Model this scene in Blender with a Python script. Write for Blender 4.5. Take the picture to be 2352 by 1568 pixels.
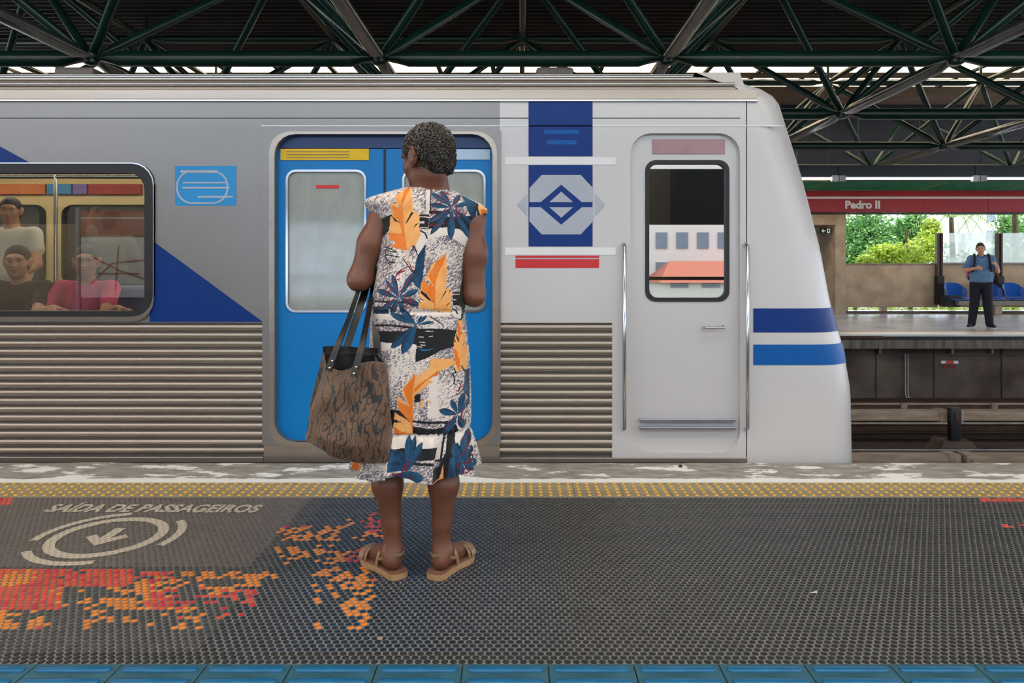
import bpy, bmesh, math, random
import numpy as np
from mathutils import Vector, Matrix, Euler
from mathutils.geometry import tessellate_polygon

random.seed(7); RNG = np.random.default_rng(7)
for o in list(bpy.data.objects): bpy.data.objects.remove(o)
SC = bpy.context.scene
COL = SC.collection

# ------------------------------------------------------------------ camera, sky, sun, exposure
F, VX, VY, CZ = 1660.0, 1195.0, 620.0, 1.10      # focal length in px of the 2352x1568 frame, vanishing point, eye height
cam_d = bpy.data.cameras.new('camera'); cam = bpy.data.objects.new('camera', cam_d); COL.objects.link(cam)
cam.location = (0, 0, CZ); cam.rotation_euler = (math.pi/2, 0, 0)
cam_d.sensor_width = 36; cam_d.lens = F/2352*36
cam_d.shift_x = -(VX-1176)/2352; cam_d.shift_y = -(784-VY)/2352
cam_d.clip_start = 0.05; cam_d.clip_end = 400
SC.camera = cam

world = bpy.data.worlds.new('sky'); SC.world = world; world.use_nodes = True
wn = world.node_tree.nodes; wl = world.node_tree.links
bg = wn['Background']; bg.inputs['Strength'].default_value = 6.6
wtc = wn.new('ShaderNodeTexCoord'); wns = wn.new('ShaderNodeTexNoise'); wns.inputs['Scale'].default_value = 2.2; wns.inputs['Detail'].default_value = 4
wrp = wn.new('ShaderNodeValToRGB'); wrp.color_ramp.elements[0].position = .35; wrp.color_ramp.elements[1].position = .7
wrp.color_ramp.elements[0].color = (.62, .76, .95, 1); wrp.color_ramp.elements[1].color = (1, .98, .95, 1)
wl.new(wtc.outputs['Generated'], wns.inputs['Vector']); wl.new(wns.outputs['Fac'], wrp.inputs['Fac']); wl.new(wrp.outputs['Color'], bg.inputs['Color'])

sun_d = bpy.data.lights.new('sun', 'SUN'); sun_d.energy = 15.0; sun_d.angle = math.radians(1.0); sun_d.color = (1, .93, .82)
sun = bpy.data.objects.new('sun', sun_d); COL.objects.link(sun)
sun.rotation_euler = Vector((-.55, .33, -.77)).to_track_quat('-Z', 'Y').to_euler()

vs = SC.view_settings
vs.view_transform = 'Standard'; vs.look = 'None'; vs.gamma = 1.0; vs.use_curve_mapping = False
vs.exposure = -0.92
SC.display_settings.display_device = 'sRGB'
cy = SC.cycles
cy.max_bounces = 8; cy.diffuse_bounces = 4; cy.glossy_bounces = 4; cy.transmission_bounces = 6; cy.transparent_max_bounces = 12
cy.sample_clamp_indirect = 6.0; cy.caustics_reflective = False; cy.caustics_refractive = False

# ------------------------------------------------------------------ helpers
def P(px, py, d):
    "a point at depth d from its place in the 2352x1568 frame"
    return Vector(((px-VX)/F*d, d, CZ-(py-VY)/F*d))
def GX(px, d): return (px-VX)/F*d
def GZ(py, d): return CZ-(py-VY)/F*d
def lin(c):
    c = c/255.0
    return c/12.92 if c <= .04045 else ((c+.055)/1.055)**2.4
def rgb(r, g, b): return (lin(r), lin(g), lin(b))

MATS = {}
def node_mat(name):
    m = bpy.data.materials.new(name); m.use_nodes = True
    MATS[name] = m
    return m, m.node_tree.nodes, m.node_tree.links, m.node_tree.nodes['Principled BSDF']
def pm(name, col, rough=.5, metal=0., var=.12, scale=6., bump=0., bscale=60., stretch=(1, 1, 1), spec=.5, col2=None, rvar=0., coat=0.):
    "principled surface whose colour is varied by noise, with optional fine relief"
    m, n, l, b = node_mat(name)
    tc = n.new('ShaderNodeTexCoord'); mp = n.new('ShaderNodeMapping'); mp.inputs['Scale'].default_value = stretch
    l.new(tc.outputs['Object'], mp.inputs['Vector'])
    ns = n.new('ShaderNodeTexNoise'); ns.inputs['Scale'].default_value = scale; ns.inputs['Detail'].default_value = 5
    l.new(mp.outputs[0], ns.inputs['Vector'])
    rp = n.new('ShaderNodeValToRGB'); e = rp.color_ramp.elements
    e[0].position = .3; e[1].position = .72
    lo = tuple(max(0, c*(1-var)) for c in col); hi = tuple(min(1, c*(1+var)) for c in (col2 or col))
    e[0].color = (*lo, 1); e[1].color = (*hi, 1)
    l.new(ns.outputs['Fac'], rp.inputs['Fac']); l.new(rp.outputs['Color'], b.inputs['Base Color'])
    b.inputs['Roughness'].default_value = rough; b.inputs['Metallic'].default_value = metal
    b.inputs['Specular IOR Level'].default_value = spec
    if coat: b.inputs['Coat Weight'].default_value = coat
    if rvar:
        mr = n.new('ShaderNodeMapRange'); mr.inputs['To Min'].default_value = max(.02, rough-rvar); mr.inputs['To Max'].default_value = min(1, rough+rvar)
        l.new(ns.outputs['Fac'], mr.inputs['Value']); l.new(mr.outputs[0], b.inputs['Roughness'])
    if bump:
        n2 = n.new('ShaderNodeTexNoise'); n2.inputs['Scale'].default_value = bscale; n2.inputs['Detail'].default_value = 4
        l.new(mp.outputs[0], n2.inputs['Vector'])
        bp = n.new('ShaderNodeBump'); bp.inputs['Strength'].default_value = bump; bp.inputs['Distance'].default_value = .01
        l.new(n2.outputs['Fac'], bp.inputs['Height']); l.new(bp.outputs[0], b.inputs['Normal'])
    return m
def emis(name, col, strength):
    m, n, l, b = node_mat(name)
    b.inputs['Base Color'].default_value = (*col, 1); b.inputs['Emission Color'].default_value = (*col, 1); b.inputs['Emission Strength'].default_value = strength
    return m
def glass(name, tint, gloss=.22, rough=.02, haze=0., hazecol=(.8, .85, .85)):
    m, n, l, b = node_mat(name); n.remove(b)
    out = n['Material Output']
    tr = n.new('ShaderNodeBsdfTransparent'); tr.inputs['Color'].default_value = (*tint, 1)
    gl = n.new('ShaderNodeBsdfGlossy'); gl.inputs['Roughness'].default_value = rough
    mx = n.new('ShaderNodeMixShader'); mx.inputs['Fac'].default_value = gloss
    l.new(tr.outputs[0], mx.inputs[1]); l.new(gl.outputs[0], mx.inputs[2])
    if haze:
        df = n.new('ShaderNodeBsdfDiffuse'); df.inputs['Color'].default_value = (*hazecol, 1)
        tl = n.new('ShaderNodeBsdfTranslucent'); tl.inputs['Color'].default_value = (*hazecol, 1)
        m2 = n.new('ShaderNodeMixShader'); m2.inputs['Fac'].default_value = .5
        l.new(df.outputs[0], m2.inputs[1]); l.new(tl.outputs[0], m2.inputs[2])
        ns = n.new('ShaderNodeTexNoise'); ns.inputs['Scale'].default_value = 5
        mr = n.new('ShaderNodeMapRange'); mr.inputs['To Min'].default_value = haze*.6; mr.inputs['To Max'].default_value = haze*1.3
        l.new(ns.outputs['Fac'], mr.inputs['Value'])
        m3 = n.new('ShaderNodeMixShader'); l.new(mr.outputs[0], m3.inputs['Fac'])
        l.new(mx.outputs[0], m3.inputs[1]); l.new(m2.outputs[0], m3.inputs[2]); l.new(m3.outputs[0], out.inputs['Surface'])
    else: l.new(mx.outputs[0], out.inputs['Surface'])
    return m
def attr_mat(name, rough=.6, spec=.3, bump=0., bscale=300, sheen=0., stretch=(1, 1, 1)):
    "colour read from the mesh's own colour attribute (printed cloth, stickers)"
    m, n, l, b = node_mat(name)
    a = n.new('ShaderNodeVertexColor'); a.layer_name = 'Col'
    l.new(a.outputs['Color'], b.inputs['Base Color']); b.inputs['Roughness'].default_value = rough
    b.inputs['Specular IOR Level'].default_value = spec
    if sheen: b.inputs['Sheen Weight'].default_value = sheen
    if bump:
        tc = n.new('ShaderNodeTexCoord'); mp = n.new('ShaderNodeMapping'); mp.inputs['Scale'].default_value = stretch
        l.new(tc.outputs['Object'], mp.inputs['Vector'])
        n2 = n.new('ShaderNodeTexNoise'); n2.inputs['Scale'].default_value = bscale; l.new(mp.outputs[0], n2.inputs['Vector'])
        bp = n.new('ShaderNodeBump'); bp.inputs['Strength'].default_value = bump; bp.inputs['Distance'].default_value = .004
        l.new(n2.outputs['Fac'], bp.inputs['Height']); l.new(bp.outputs[0], b.inputs['Normal'])
    return m

def link(name, data, parent=None, loc=None, rot=None):
    o = bpy.data.objects.new(name, data); COL.objects.link(o)
    if parent is not None: o.parent = parent
    if loc is not None: o.location = loc
    if rot is not None: o.rotation_euler = rot
    return o
def tag(o, label=None, cat=None, group=None, kind=None):
    if label: o['label'] = label
    if cat: o['category'] = cat
    if group: o['group'] = group
    if kind: o['kind'] = kind
    return o
def thing(name, loc, label=None, cat=None, group=None, kind=None, rot=None):
    o = link(name, None, loc=loc, rot=rot); o.empty_display_size = .1
    return tag(o, label, cat, group, kind)
def copy_tree(o, parent=None):
    c = o.copy(); COL.objects.link(c)
    if parent is not None: c.parent = parent
    for ch in o.children: copy_tree(ch, c)
    return c

class MB:
    "collects shapes; build() links them as one mesh object whose coordinates are given in world space"
    def __init__(s): s.v = []; s.f = []; s.m = []
    def add(s, vs_, fs, mi=0):
        k = len(s.v); s.v += [tuple(x) for x in vs_]
        for f in fs: s.f.append(tuple(i+k for i in f)); s.m.append(mi)
        return s
    def box(s, x0, x1, y0, y1, z0, z1, mi=0, bev=0.):
        if bev:
            bm = bmesh.new(); bmesh.ops.create_cube(bm, size=1)
            for v in bm.verts: v.co = Vector(((x0+x1)/2+v.co.x*(x1-x0), (y0+y1)/2+v.co.y*(y1-y0), (z0+z1)/2+v.co.z*(z1-z0)))
            bmesh.ops.bevel(bm, geom=list(bm.edges), offset=bev, segments=2, profile=.5, affect='EDGES')
            bm.verts.index_update(); s.add([v.co[:] for v in bm.verts], [[v.index for v in f.verts] for f in bm.faces], mi); bm.free()
            return s
        V = [(x, y, z) for z in (z0, z1) for y in (y0, y1) for x in (x0, x1)]
        return s.add(V, [(0, 2, 3, 1), (4, 5, 7, 6), (0, 1, 5, 4), (2, 6, 7, 3), (0, 4, 6, 2), (1, 3, 7, 5)], mi)
    def tube(s, pts, r, seg=10, mi=0, cap=True, flat=None):
        pts = [Vector(p) for p in pts]; n = len(pts); rr = r if hasattr(r, '__len__') else [r]*n
        t0 = (pts[1]-pts[0]).normalized(); up = Vector((0, 0, 1)) if abs(t0.z) < .9 else Vector((0, 1, 0))
        k = len(s.v); a = t0.cross(up).normalized()
        for i, p in enumerate(pts):
            t = (pts[min(i+1, n-1)]-pts[max(i-1, 0)]).normalized()
            a = (a-t*a.dot(t)).normalized(); b = t.cross(a)
            fl = flat[i] if flat else 1.
            for j in range(seg):
                w = 2*math.pi*j/seg; q = p+a*math.cos(w)*rr[i]*(2-fl if flat else 1)+b*math.sin(w)*rr[i]*fl
                s.v.append(q[:])
        for i in range(n-1):
            for j in range(seg):
                s.f.append((k+i*seg+j, k+i*seg+(j+1) % seg, k+(i+1)*seg+(j+1) % seg, k+(i+1)*seg+j)); s.m.append(mi)
        if cap:
            s.f.append(tuple(k+j for j in range(seg))[::-1]); s.m.append(mi)
            s.f.append(tuple(k+(n-1)*seg+j for j in range(seg))); s.m.append(mi)
        return s
    def ribbon(s, pts, nrm, w, th, mi=0):
        "flat strap along pts; nrm = face normal (one or per point)"
        pts = [Vector(p) for p in pts]; n = len(pts); k = len(s.v)
        for i, p in enumerate(pts):
            t = (pts[min(i+1, n-1)]-pts[max(i-1, 0)]).normalized()
            nn = Vector(nrm[i] if isinstance(nrm, list) else nrm); nn = (nn-t*nn.dot(t)).normalized(); a = t.cross(nn)
            ww = w[i] if hasattr(w, '__len__') else w
            for sa, sb in ((-1, -1), (1, -1), (1, 1), (-1, 1)): s.v.append((p+a*sa*ww/2+nn*sb*th/2)[:])
        for i in range(n-1):
            for j in range(4): s.f.append((k+i*4+j, k+i*4+(j+1) % 4, k+i*4+4+(j+1) % 4, k+i*4+4+j)); s.m.append(mi)
        s.f.append((k+3, k+2, k+1, k)); s.m.append(mi); e = k+(n-1)*4; s.f.append((e, e+1, e+2, e+3)); s.m.append(mi)
        return s
    def lathe(s, prof, c, axis=2, seg=16, mi=0):
        k = len(s.v); c = Vector(c)
        for r, h in prof:
            for j in range(seg):
                w = 2*math.pi*j/seg; a, b = r*math.cos(w), r*math.sin(w)
                s.v.append((c+Vector(((a, b, h), (h, a, b), (a, h, b))[{2: 0, 0: 1, 1: 2}[axis]]))[:])
        n = len(prof)
        for i in range(n-1):
            for j in range(seg): s.f.append((k+i*seg+j, k+i*seg+(j+1) % seg, k+(i+1)*seg+(j+1) % seg, k+(i+1)*seg+j)); s.m.append(mi)
        s.f.append(tuple(k+j for j in range(seg))[::-1]); s.m.append(mi)
        s.f.append(tuple(k+(n-1)*seg+j for j in range(seg))); s.m.append(mi)
        return s
    def plate(s, outer, holes, d0, d1, axis='y', mi=0):
        "flat plate with holes; outline points are (x,z) for axis y, (x,y) for axis z, (y,z) for axis x"
        def p3(q, d): return {'y': (q[0], d, q[1]), 'z': (q[0], q[1], d), 'x': (d, q[0], q[1])}[axis]
        loops = [outer]+list(holes); flat = [q for L in loops for q in L]; n = len(flat)
        tris = tessellate_polygon([[Vector((q[0], q[1], 0)) for q in L] for L in loops])
        k = len(s.v); s.v += [p3(q, d0) for q in flat]+[p3(q, d1) for q in flat]
        for t in tris:
            s.f.append(tuple(k+i for i in t)); s.m.append(mi); s.f.append(tuple(k+n+i for i in t[::-1])); s.m.append(mi)
        o = 0
        for L in loops:
            for i in range(len(L)):
                j = (i+1) % len(L); s.f.append((k+o+i, k+o+j, k+n+o+j, k+n+o+i)); s.m.append(mi)
            o += len(L)
        return s
    def ico(s, c, r, sub=1, mi=0):
        bm = bmesh.new(); bmesh.ops.create_icosphere(bm, subdivisions=sub, radius=1)
        r = (r, r, r) if not hasattr(r, '__len__') else r
        s.add([(c[0]+v.co.x*r[0], c[1]+v.co.y*r[1], c[2]+v.co.z*r[2]) for v in bm.verts], [[v.index for v in f.verts] for f in bm.faces], mi); bm.free()
        return s
    def mesh(s, name, mats, smooth=None, org=(0, 0, 0)):
        me = bpy.data.meshes.new(name); o = Vector(org)
        me.from_pydata([(v[0]-o.x, v[1]-o.y, v[2]-o.z) for v in s.v], [], s.f)
        for m in (mats if isinstance(mats, (list, tuple)) else [mats]): me.materials.append(m)
        if any(s.m): me.polygons.foreach_set('material_index', s.m)
        bm = bmesh.new(); bm.from_mesh(me); bmesh.ops.recalc_face_normals(bm, faces=bm.faces); bm.to_mesh(me); bm.free()
        if smooth is not None:
            me.shade_smooth(); me.set_sharp_from_angle(angle=math.radians(smooth))
        me.update(); return me
    def build(s, name, mats, parent=None, smooth=None, org=None, label=None):
        if parent is not None:
            org = Vector(org) if org is not None else Vector((0, 0, 0)); p = parent; base = Vector((0, 0, 0))
            while p is not None: base += p.location; p = p.parent
            me = s.mesh(name, mats, smooth, base+org); o = link(name, me, parent, org)
        else:
            org = Vector(org) if org is not None else Vector((0, 0, 0))
            o = link(name, s.mesh(name, mats, smooth, org), None, org)
        if label: o['label'] = label
        return o
def np_mesh(name, V, Fq, mats, smooth=True, col=None):
    "mesh from numpy vertex and quad arrays, optional per-vertex colour"
    me = bpy.data.meshes.new(name); nq, w = Fq.shape
    me.vertices.add(len(V)); me.vertices.foreach_set('co', np.ascontiguousarray(V, dtype=np.float32).ravel())
    me.loops.add(nq*w); me.loops.foreach_set('vertex_index', np.ascontiguousarray(Fq, dtype=np.int32).ravel())
    me.polygons.add(nq); me.polygons.foreach_set('loop_start', np.arange(0, nq*w, w, dtype=np.int32))
    try: me.polygons.foreach_set('loop_total', np.full(nq, w, dtype=np.int32))
    except Exception: pass
    me.update(calc_edges=True); me.validate()
    for m in (mats if isinstance(mats, (list, tuple)) else [mats]): me.materials.append(m)
    if col is not None:
        ca = me.color_attributes.new('Col', 'FLOAT_COLOR', 'POINT')
        c4 = np.ones((len(V), 4), np.float32); c4[:, :3] = col; ca.data.foreach_set('color', c4.ravel())
    if smooth: me.shade_smooth()
    return me
def rrect(x0, x1, z0, z1, r, seg=5):
    out = []
    for cx, cz, a0 in ((x1-r, z1-r, 0), (x0+r, z1-r, 90), (x0+r, z0+r, 180), (x1-r, z0+r, 270)):
        for i in range(seg+1):
            a = math.radians(a0+90*i/seg); out.append((cx+r*math.cos(a), cz+r*math.sin(a)))
    return out
def text_mesh(body, size, name, mat, extrude=.001, offset=0., align='LEFT', shear=0.):
    cu = bpy.data.curves.new('txt', 'FONT'); cu.body = body; cu.size = size; cu.extrude = extrude; cu.offset = offset
    cu.align_x = align; cu.shear = shear; cu.resolution_u = 4
    to = bpy.data.objects.new('txt', cu); COL.objects.link(to)
    dg = bpy.context.evaluated_depsgraph_get(); me = bpy.data.meshes.new_from_object(to.evaluated_get(dg))
    bpy.data.objects.remove(to); bpy.data.curves.remove(cu)
    me.name = name; me.materials.clear(); me.materials.append(mat)
    return me
def fit_text(me, w, h=None):
    "scale a text mesh (in its XY plane) to width w and height h, lower left corner at the origin"
    n = len(me.vertices); a = np.empty(n*3, np.float32); me.vertices.foreach_get('co', a); a = a.reshape(-1, 3)
    mn, mx = a.min(0), a.max(0); s = w/(mx[0]-mn[0]); sy = h/(mx[1]-mn[1]) if h else s
    a[:, 0] = (a[:, 0]-mn[0])*s; a[:, 1] = (a[:, 1]-mn[1])*sy
    me.vertices.foreach_set('co', a.ravel()); me.update(); return me

# ---- implicit surfaces: one continuous skin over blended limbs
def _rot(e): return np.array(Euler(e).to_matrix()) if e is not None else None
def cap(a, b, ra, rb, k=.02): return ('cap', np.array(a, float), np.array(b, float), ra, rb, k)
def ell(c, r, k=.015, R=None, sub=False): return ('sub' if sub else 'ell', np.array(c, float), np.array(r if hasattr(r, '__len__') else (r, r, r), float), R, None, k)
def sdf_mesh(prims, vox):
    lo = np.full(3, 1e9); hi = -lo
    for p in prims:
        if p[0] == 'cap':
            for q, r in ((p[1], p[3]), (p[2], p[4])): lo = np.minimum(lo, q-r); hi = np.maximum(hi, q+r)
        elif p[0] == 'ell':
            m = p[2].max(); lo = np.minimum(lo, p[1]-m); hi = np.maximum(hi, p[1]+m)
    lo -= vox*3; hi += vox*3; n = np.ceil((hi-lo)/vox).astype(int)+1
    G = np.full(n, .08, np.float32)
    for p in prims:
        mar = p[5]+vox*3
        if p[0] == 'cap': pl = np.minimum(p[1]-p[3], p[2]-p[4])-mar; ph = np.maximum(p[1]+p[3], p[2]+p[4])+mar
        else: m = p[2].max() if p[3] is not None else p[2]; pl = p[1]-m-mar; ph = p[1]+m+mar
        i0 = np.clip(np.floor((pl-lo)/vox).astype(int), 0, n); i1 = np.clip(np.ceil((ph-lo)/vox).astype(int)+1, 0, n)
        if (i1 <= i0).any(): continue
        ax = [lo[c]+vox*np.arange(i0[c], i1[c]) for c in range(3)]
        X, Y, Z = np.meshgrid(*ax, indexing='ij')
        if p[0] == 'cap':
            a, b = p[1], p[2]; ab = b-a; L = max(ab@ab, 1e-12)
            t = np.clip(((X-a[0])*ab[0]+(Y-a[1])*ab[1]+(Z-a[2])*ab[2])/L, 0, 1)
            D = np.sqrt((X-a[0]-t*ab[0])**2+(Y-a[1]-t*ab[1])**2+(Z-a[2]-t*ab[2])**2)-(p[3]+(p[4]-p[3])*t)
        else:
            x, y, z = X-p[1][0], Y-p[1][1], Z-p[1][2]
            if p[3] is not None:
                R = p[3]; x, y, z = R[0, 0]*x+R[1, 0]*y+R[2, 0]*z, R[0, 1]*x+R[1, 1]*y+R[2, 1]*z, R[0, 2]*x+R[1, 2]*y+R[2, 2]*z
            r = p[2]; k0 = np.sqrt((x/r[0])**2+(y/r[1])**2+(z/r[2])**2); k1 = np.sqrt((x/r[0]**2)**2+(y/r[1]**2)**2+(z/r[2]**2)**2)+1e-9
            D = k0*(k0-1)/k1
        S = G[i0[0]:i1[0], i0[1]:i1[1], i0[2]:i1[2]]; k = max(p[5], 1e-5)
        if p[0] == 'sub':
            D = -D; h = np.maximum(k-np.abs(S-D), 0)/k; S[...] = np.maximum(S, D)+h*h*k*.25
        else:
            h = np.maximum(k-np.abs(S-D), 0)/k; S[...] = np.minimum(S, D)-h*h*k*.25
    I = G < 0
    c = I[:-1, :-1, :-1]; cnt = np.zeros(c.shape, np.int8)
    offs = [(i, j, k) for i in (0, 1) for j in (0, 1) for k in (0, 1)]
    sl = lambda A, o: A[o[0]:A.shape[0]-1+o[0], o[1]:A.shape[1]-1+o[1], o[2]:A.shape[2]-1+o[2]]
    for o in offs: cnt += sl(I, o)
    act = np.argwhere((cnt > 0) & (cnt < 8)); idx = np.full(c.shape, -1, np.int32); idx[tuple(act.T)] = np.arange(len(act))
    val = {o: G[act[:, 0]+o[0], act[:, 1]+o[1], act[:, 2]+o[2]] for o in offs}
    acc = np.zeros((len(act), 3)); num = np.zeros(len(act))
    for o in offs:
        for ax in range(3):
            if o[ax]: continue
            q = list(o); q[ax] = 1; q = tuple(q); A, B = val[o], val[q]; mk = (A < 0) != (B < 0)
            t = np.where(mk, A/np.where(mk, A-B, 1), 0); pt = np.array(o, float)[None].repeat(len(act), 0); pt[:, ax] = t
            acc += pt*mk[:, None]; num += mk
    V = lo+vox*(act+acc/np.maximum(num, 1)[:, None])
    quads = []
    for ax in range(3):
        b1, b2 = (ax+1) % 3, (ax+2) % 3
        s0 = [slice(None)]*3; s1 = [slice(None)]*3; s0[ax] = slice(0, -1); s1[ax] = slice(1, None)
        ch = I[tuple(s0)] != I[tuple(s1)]; E = np.argwhere(ch); E = E[(E[:, b1] > 0) & (E[:, b2] > 0) & (E[:, b1] < n[b1]-1) & (E[:, b2] < n[b2]-1)]
        if not len(E): continue
        def cell(d1, d2):
            q = E.copy(); q[:, b1] -= d1; q[:, b2] -= d2; return idx[tuple(q.T)]
        Q = np.stack([cell(1, 1), cell(0, 1), cell(0, 0), cell(1, 0)], 1)
        ins = I[tuple(E.T)]; Q[~ins] = Q[~ins][:, ::-1]
        quads.append(Q)
    Q = np.concatenate(quads); Q = Q[(Q >= 0).all(1)]
    # one relaxing pass
    S = np.zeros_like(V); C = np.zeros(len(V))
    for i in range(4):
        a, b = Q[:, i], Q[:, (i+1) % 4]
        np.add.at(S, a, V[b]); np.add.at(C, a, 1); np.add.at(S, b, V[a]); np.add.at(C, b, 1)
    V = V*.55+.45*S/np.maximum(C, 1)[:, None]
    return V.astype(np.float32), Q.astype(np.int32)
def sdf_obj(name, prims, vox, mat, parent, loc=None, rot=None, col=None):
    V, Q = sdf_mesh(prims, vox); return link(name, np_mesh(name, V, Q, mat), parent, loc, rot)
def vnoise(x, y, seed=0):
    xi, yi = np.floor(x).astype(np.int64), np.floor(y).astype(np.int64); fx, fy = x-xi, y-yi
    fx = fx*fx*(3-2*fx); fy = fy*fy*(3-2*fy)
    def h(a, b):
        q = (a*374761393+b*668265263+seed*982451653) & 0xffffffff; q = ((q ^ (q >> 13))*1274126177) & 0xffffffff
        return ((q ^ (q >> 16)) & 0xffff)/65535.0
    return (h(xi, yi)*(1-fx)+h(xi+1, yi)*fx)*(1-fy)+(h(xi, yi+1)*(1-fx)+h(xi+1, yi+1)*fx)*fy

# ------------------------------------------------------------------ materials
M = MATS
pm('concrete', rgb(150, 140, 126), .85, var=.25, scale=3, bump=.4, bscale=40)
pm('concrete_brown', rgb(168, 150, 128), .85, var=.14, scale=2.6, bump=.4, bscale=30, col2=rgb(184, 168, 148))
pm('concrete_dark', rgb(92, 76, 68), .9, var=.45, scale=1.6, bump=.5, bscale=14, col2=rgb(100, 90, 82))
pm('stained_edge', rgb(120, 112, 104), .85, var=.6, scale=2, stretch=(5, 1, .7), bump=.4, bscale=20)
pm('floor_near', rgb(96, 94, 92), .6, var=.15)
pm('floor_far', rgb(186, 190, 208), .2, var=.12, scale=1.2, rvar=.08)
pm('floor_far_edge', rgb(232, 230, 228), .35, var=.1, scale=1.5)
pm('yellow_line', rgb(190, 150, 80), .5)
pm('black_rubber', rgb(28, 28, 30), .6)
pm('mat_base', rgb(128, 126, 122), .8, var=.2, scale=12, bump=.2, bscale=120)
pm('mat_base_brown', rgb(122, 114, 108), .7, var=.15, scale=9)
pm('stud_rubber', rgb(42, 43, 46), .38, var=.25, scale=20)
attr_mat('stud_print', rough=.36, spec=.5)
pm('blue_tile', rgb(46, 92, 108), .5, var=.25, scale=9, bump=.15, bscale=80)
pm('blue_bar', rgb(14, 98, 142), .35, var=.15, scale=14)
pm('tile_beige', rgb(146, 132, 102), .7, var=.2, scale=5, bump=.2, bscale=120, col2=rgb(166, 154, 130))
pm('dome_yellow', rgb(218, 166, 46), .5, var=.12, scale=20)
pm('ballast', rgb(58, 44, 38), .95, var=.4, scale=5, bump=1, bscale=30)
pm('rust', rgb(92, 66, 54), .8, var=.35, scale=6, bump=.3)
pm('rail_steel', rgb(180, 180, 184), .3, metal=.9)
pm('beige_cover', rgb(166, 146, 130), .65, var=.3, scale=3, stretch=(1, 6, 6))
pm('black_steel', rgb(34, 34, 38), .5, var=.2)
pm('conduit', rgb(150, 148, 148), .4, metal=.6)
pm('green_pipe', rgb(18, 52, 44), .3, var=.2, scale=3, spec=.6)
pm('green_beam', rgb(30, 110, 74), .5, var=.2)
pm('grey_pipe', rgb(120, 126, 132), .25, metal=.7, var=.2)
pm('deck_dark', rgb(36, 33, 33), .6, var=.25, scale=2)
pm('deck_brown', rgb(150, 128, 106), .6, var=.2, scale=2)
pm('navy_clad', rgb(26, 40, 62), .55, var=.2)
pm('dark_beam', rgb(36, 42, 50), .45, var=.15)
pm('sign_red', rgb(166, 34, 48), .4, var=.05, scale=1)
pm('white_paint', rgb(232, 232, 232), .5, var=.03)
pm('sign_dark_green', rgb(20, 40, 26), .5)
emis('tube_light', (1, .97, .92), 9.0)
emis('train_light', (1, .92, .76), 16.0)
emis('exit_glyph', (.75, .9, .75), .8)
glass('screen_glass', (.9, .95, .94), .1, .02, haze=.42, hazecol=(.75, .83, .82))
glass('train_glass', (.9, .92, .9), .16, .012)
glass('door_glass', (.72, .8, .8), .26, .08, haze=.72, hazecol=(.56, .62, .64))
glass('cab_glass', (.45, .48, .5), .55, .01)
pm('brown_post', rgb(70, 56, 50), .5)
pm('bench_blue', rgb(10, 84, 178), .28, var=.08, scale=3, coat=.3)
pm('bark', rgb(90, 74, 58), .9, var=.3, bump=.6)
pm('earth', rgb(86, 92, 62), .95, var=.3)
pm('facade', rgb(225, 222, 215), .8, var=.06)
pm('facade_pane', rgb(120, 135, 150), .2)
pm('roof_tile', rgb(170, 96, 74), .8)
def leaf_mat(name, c1, c2):
    m, n, l, b = node_mat(name); out = n['Material Output']
    g = n.new('ShaderNodeNewGeometry'); rp = n.new('ShaderNodeValToRGB'); rp.color_ramp.elements[0].color = (*c1, 1); rp.color_ramp.elements[1].color = (*c2, 1)
    l.new(g.outputs['Random Per Island'], rp.inputs['Fac']); l.new(rp.outputs['Color'], b.inputs['Base Color']); b.inputs['Roughness'].default_value = .45
    tl = n.new('ShaderNodeBsdfTranslucent'); l.new(rp.outputs['Color'], tl.inputs['Color'])
    mx = n.new('ShaderNodeMixShader'); mx.inputs['Fac'].default_value = .35; l.new(b.outputs[0], mx.inputs[1]); l.new(tl.outputs[0], mx.inputs[2]); l.new(mx.outputs[0], out.inputs['Surface'])
leaf_mat('leaf_dark', rgb(56, 118, 64), rgb(130, 176, 92)); leaf_mat('leaf_lime', rgb(136, 172, 54), rgb(204, 218, 96)); leaf_mat('leaf_palm', rgb(84, 130, 60), rgb(160, 184, 104))
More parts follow.
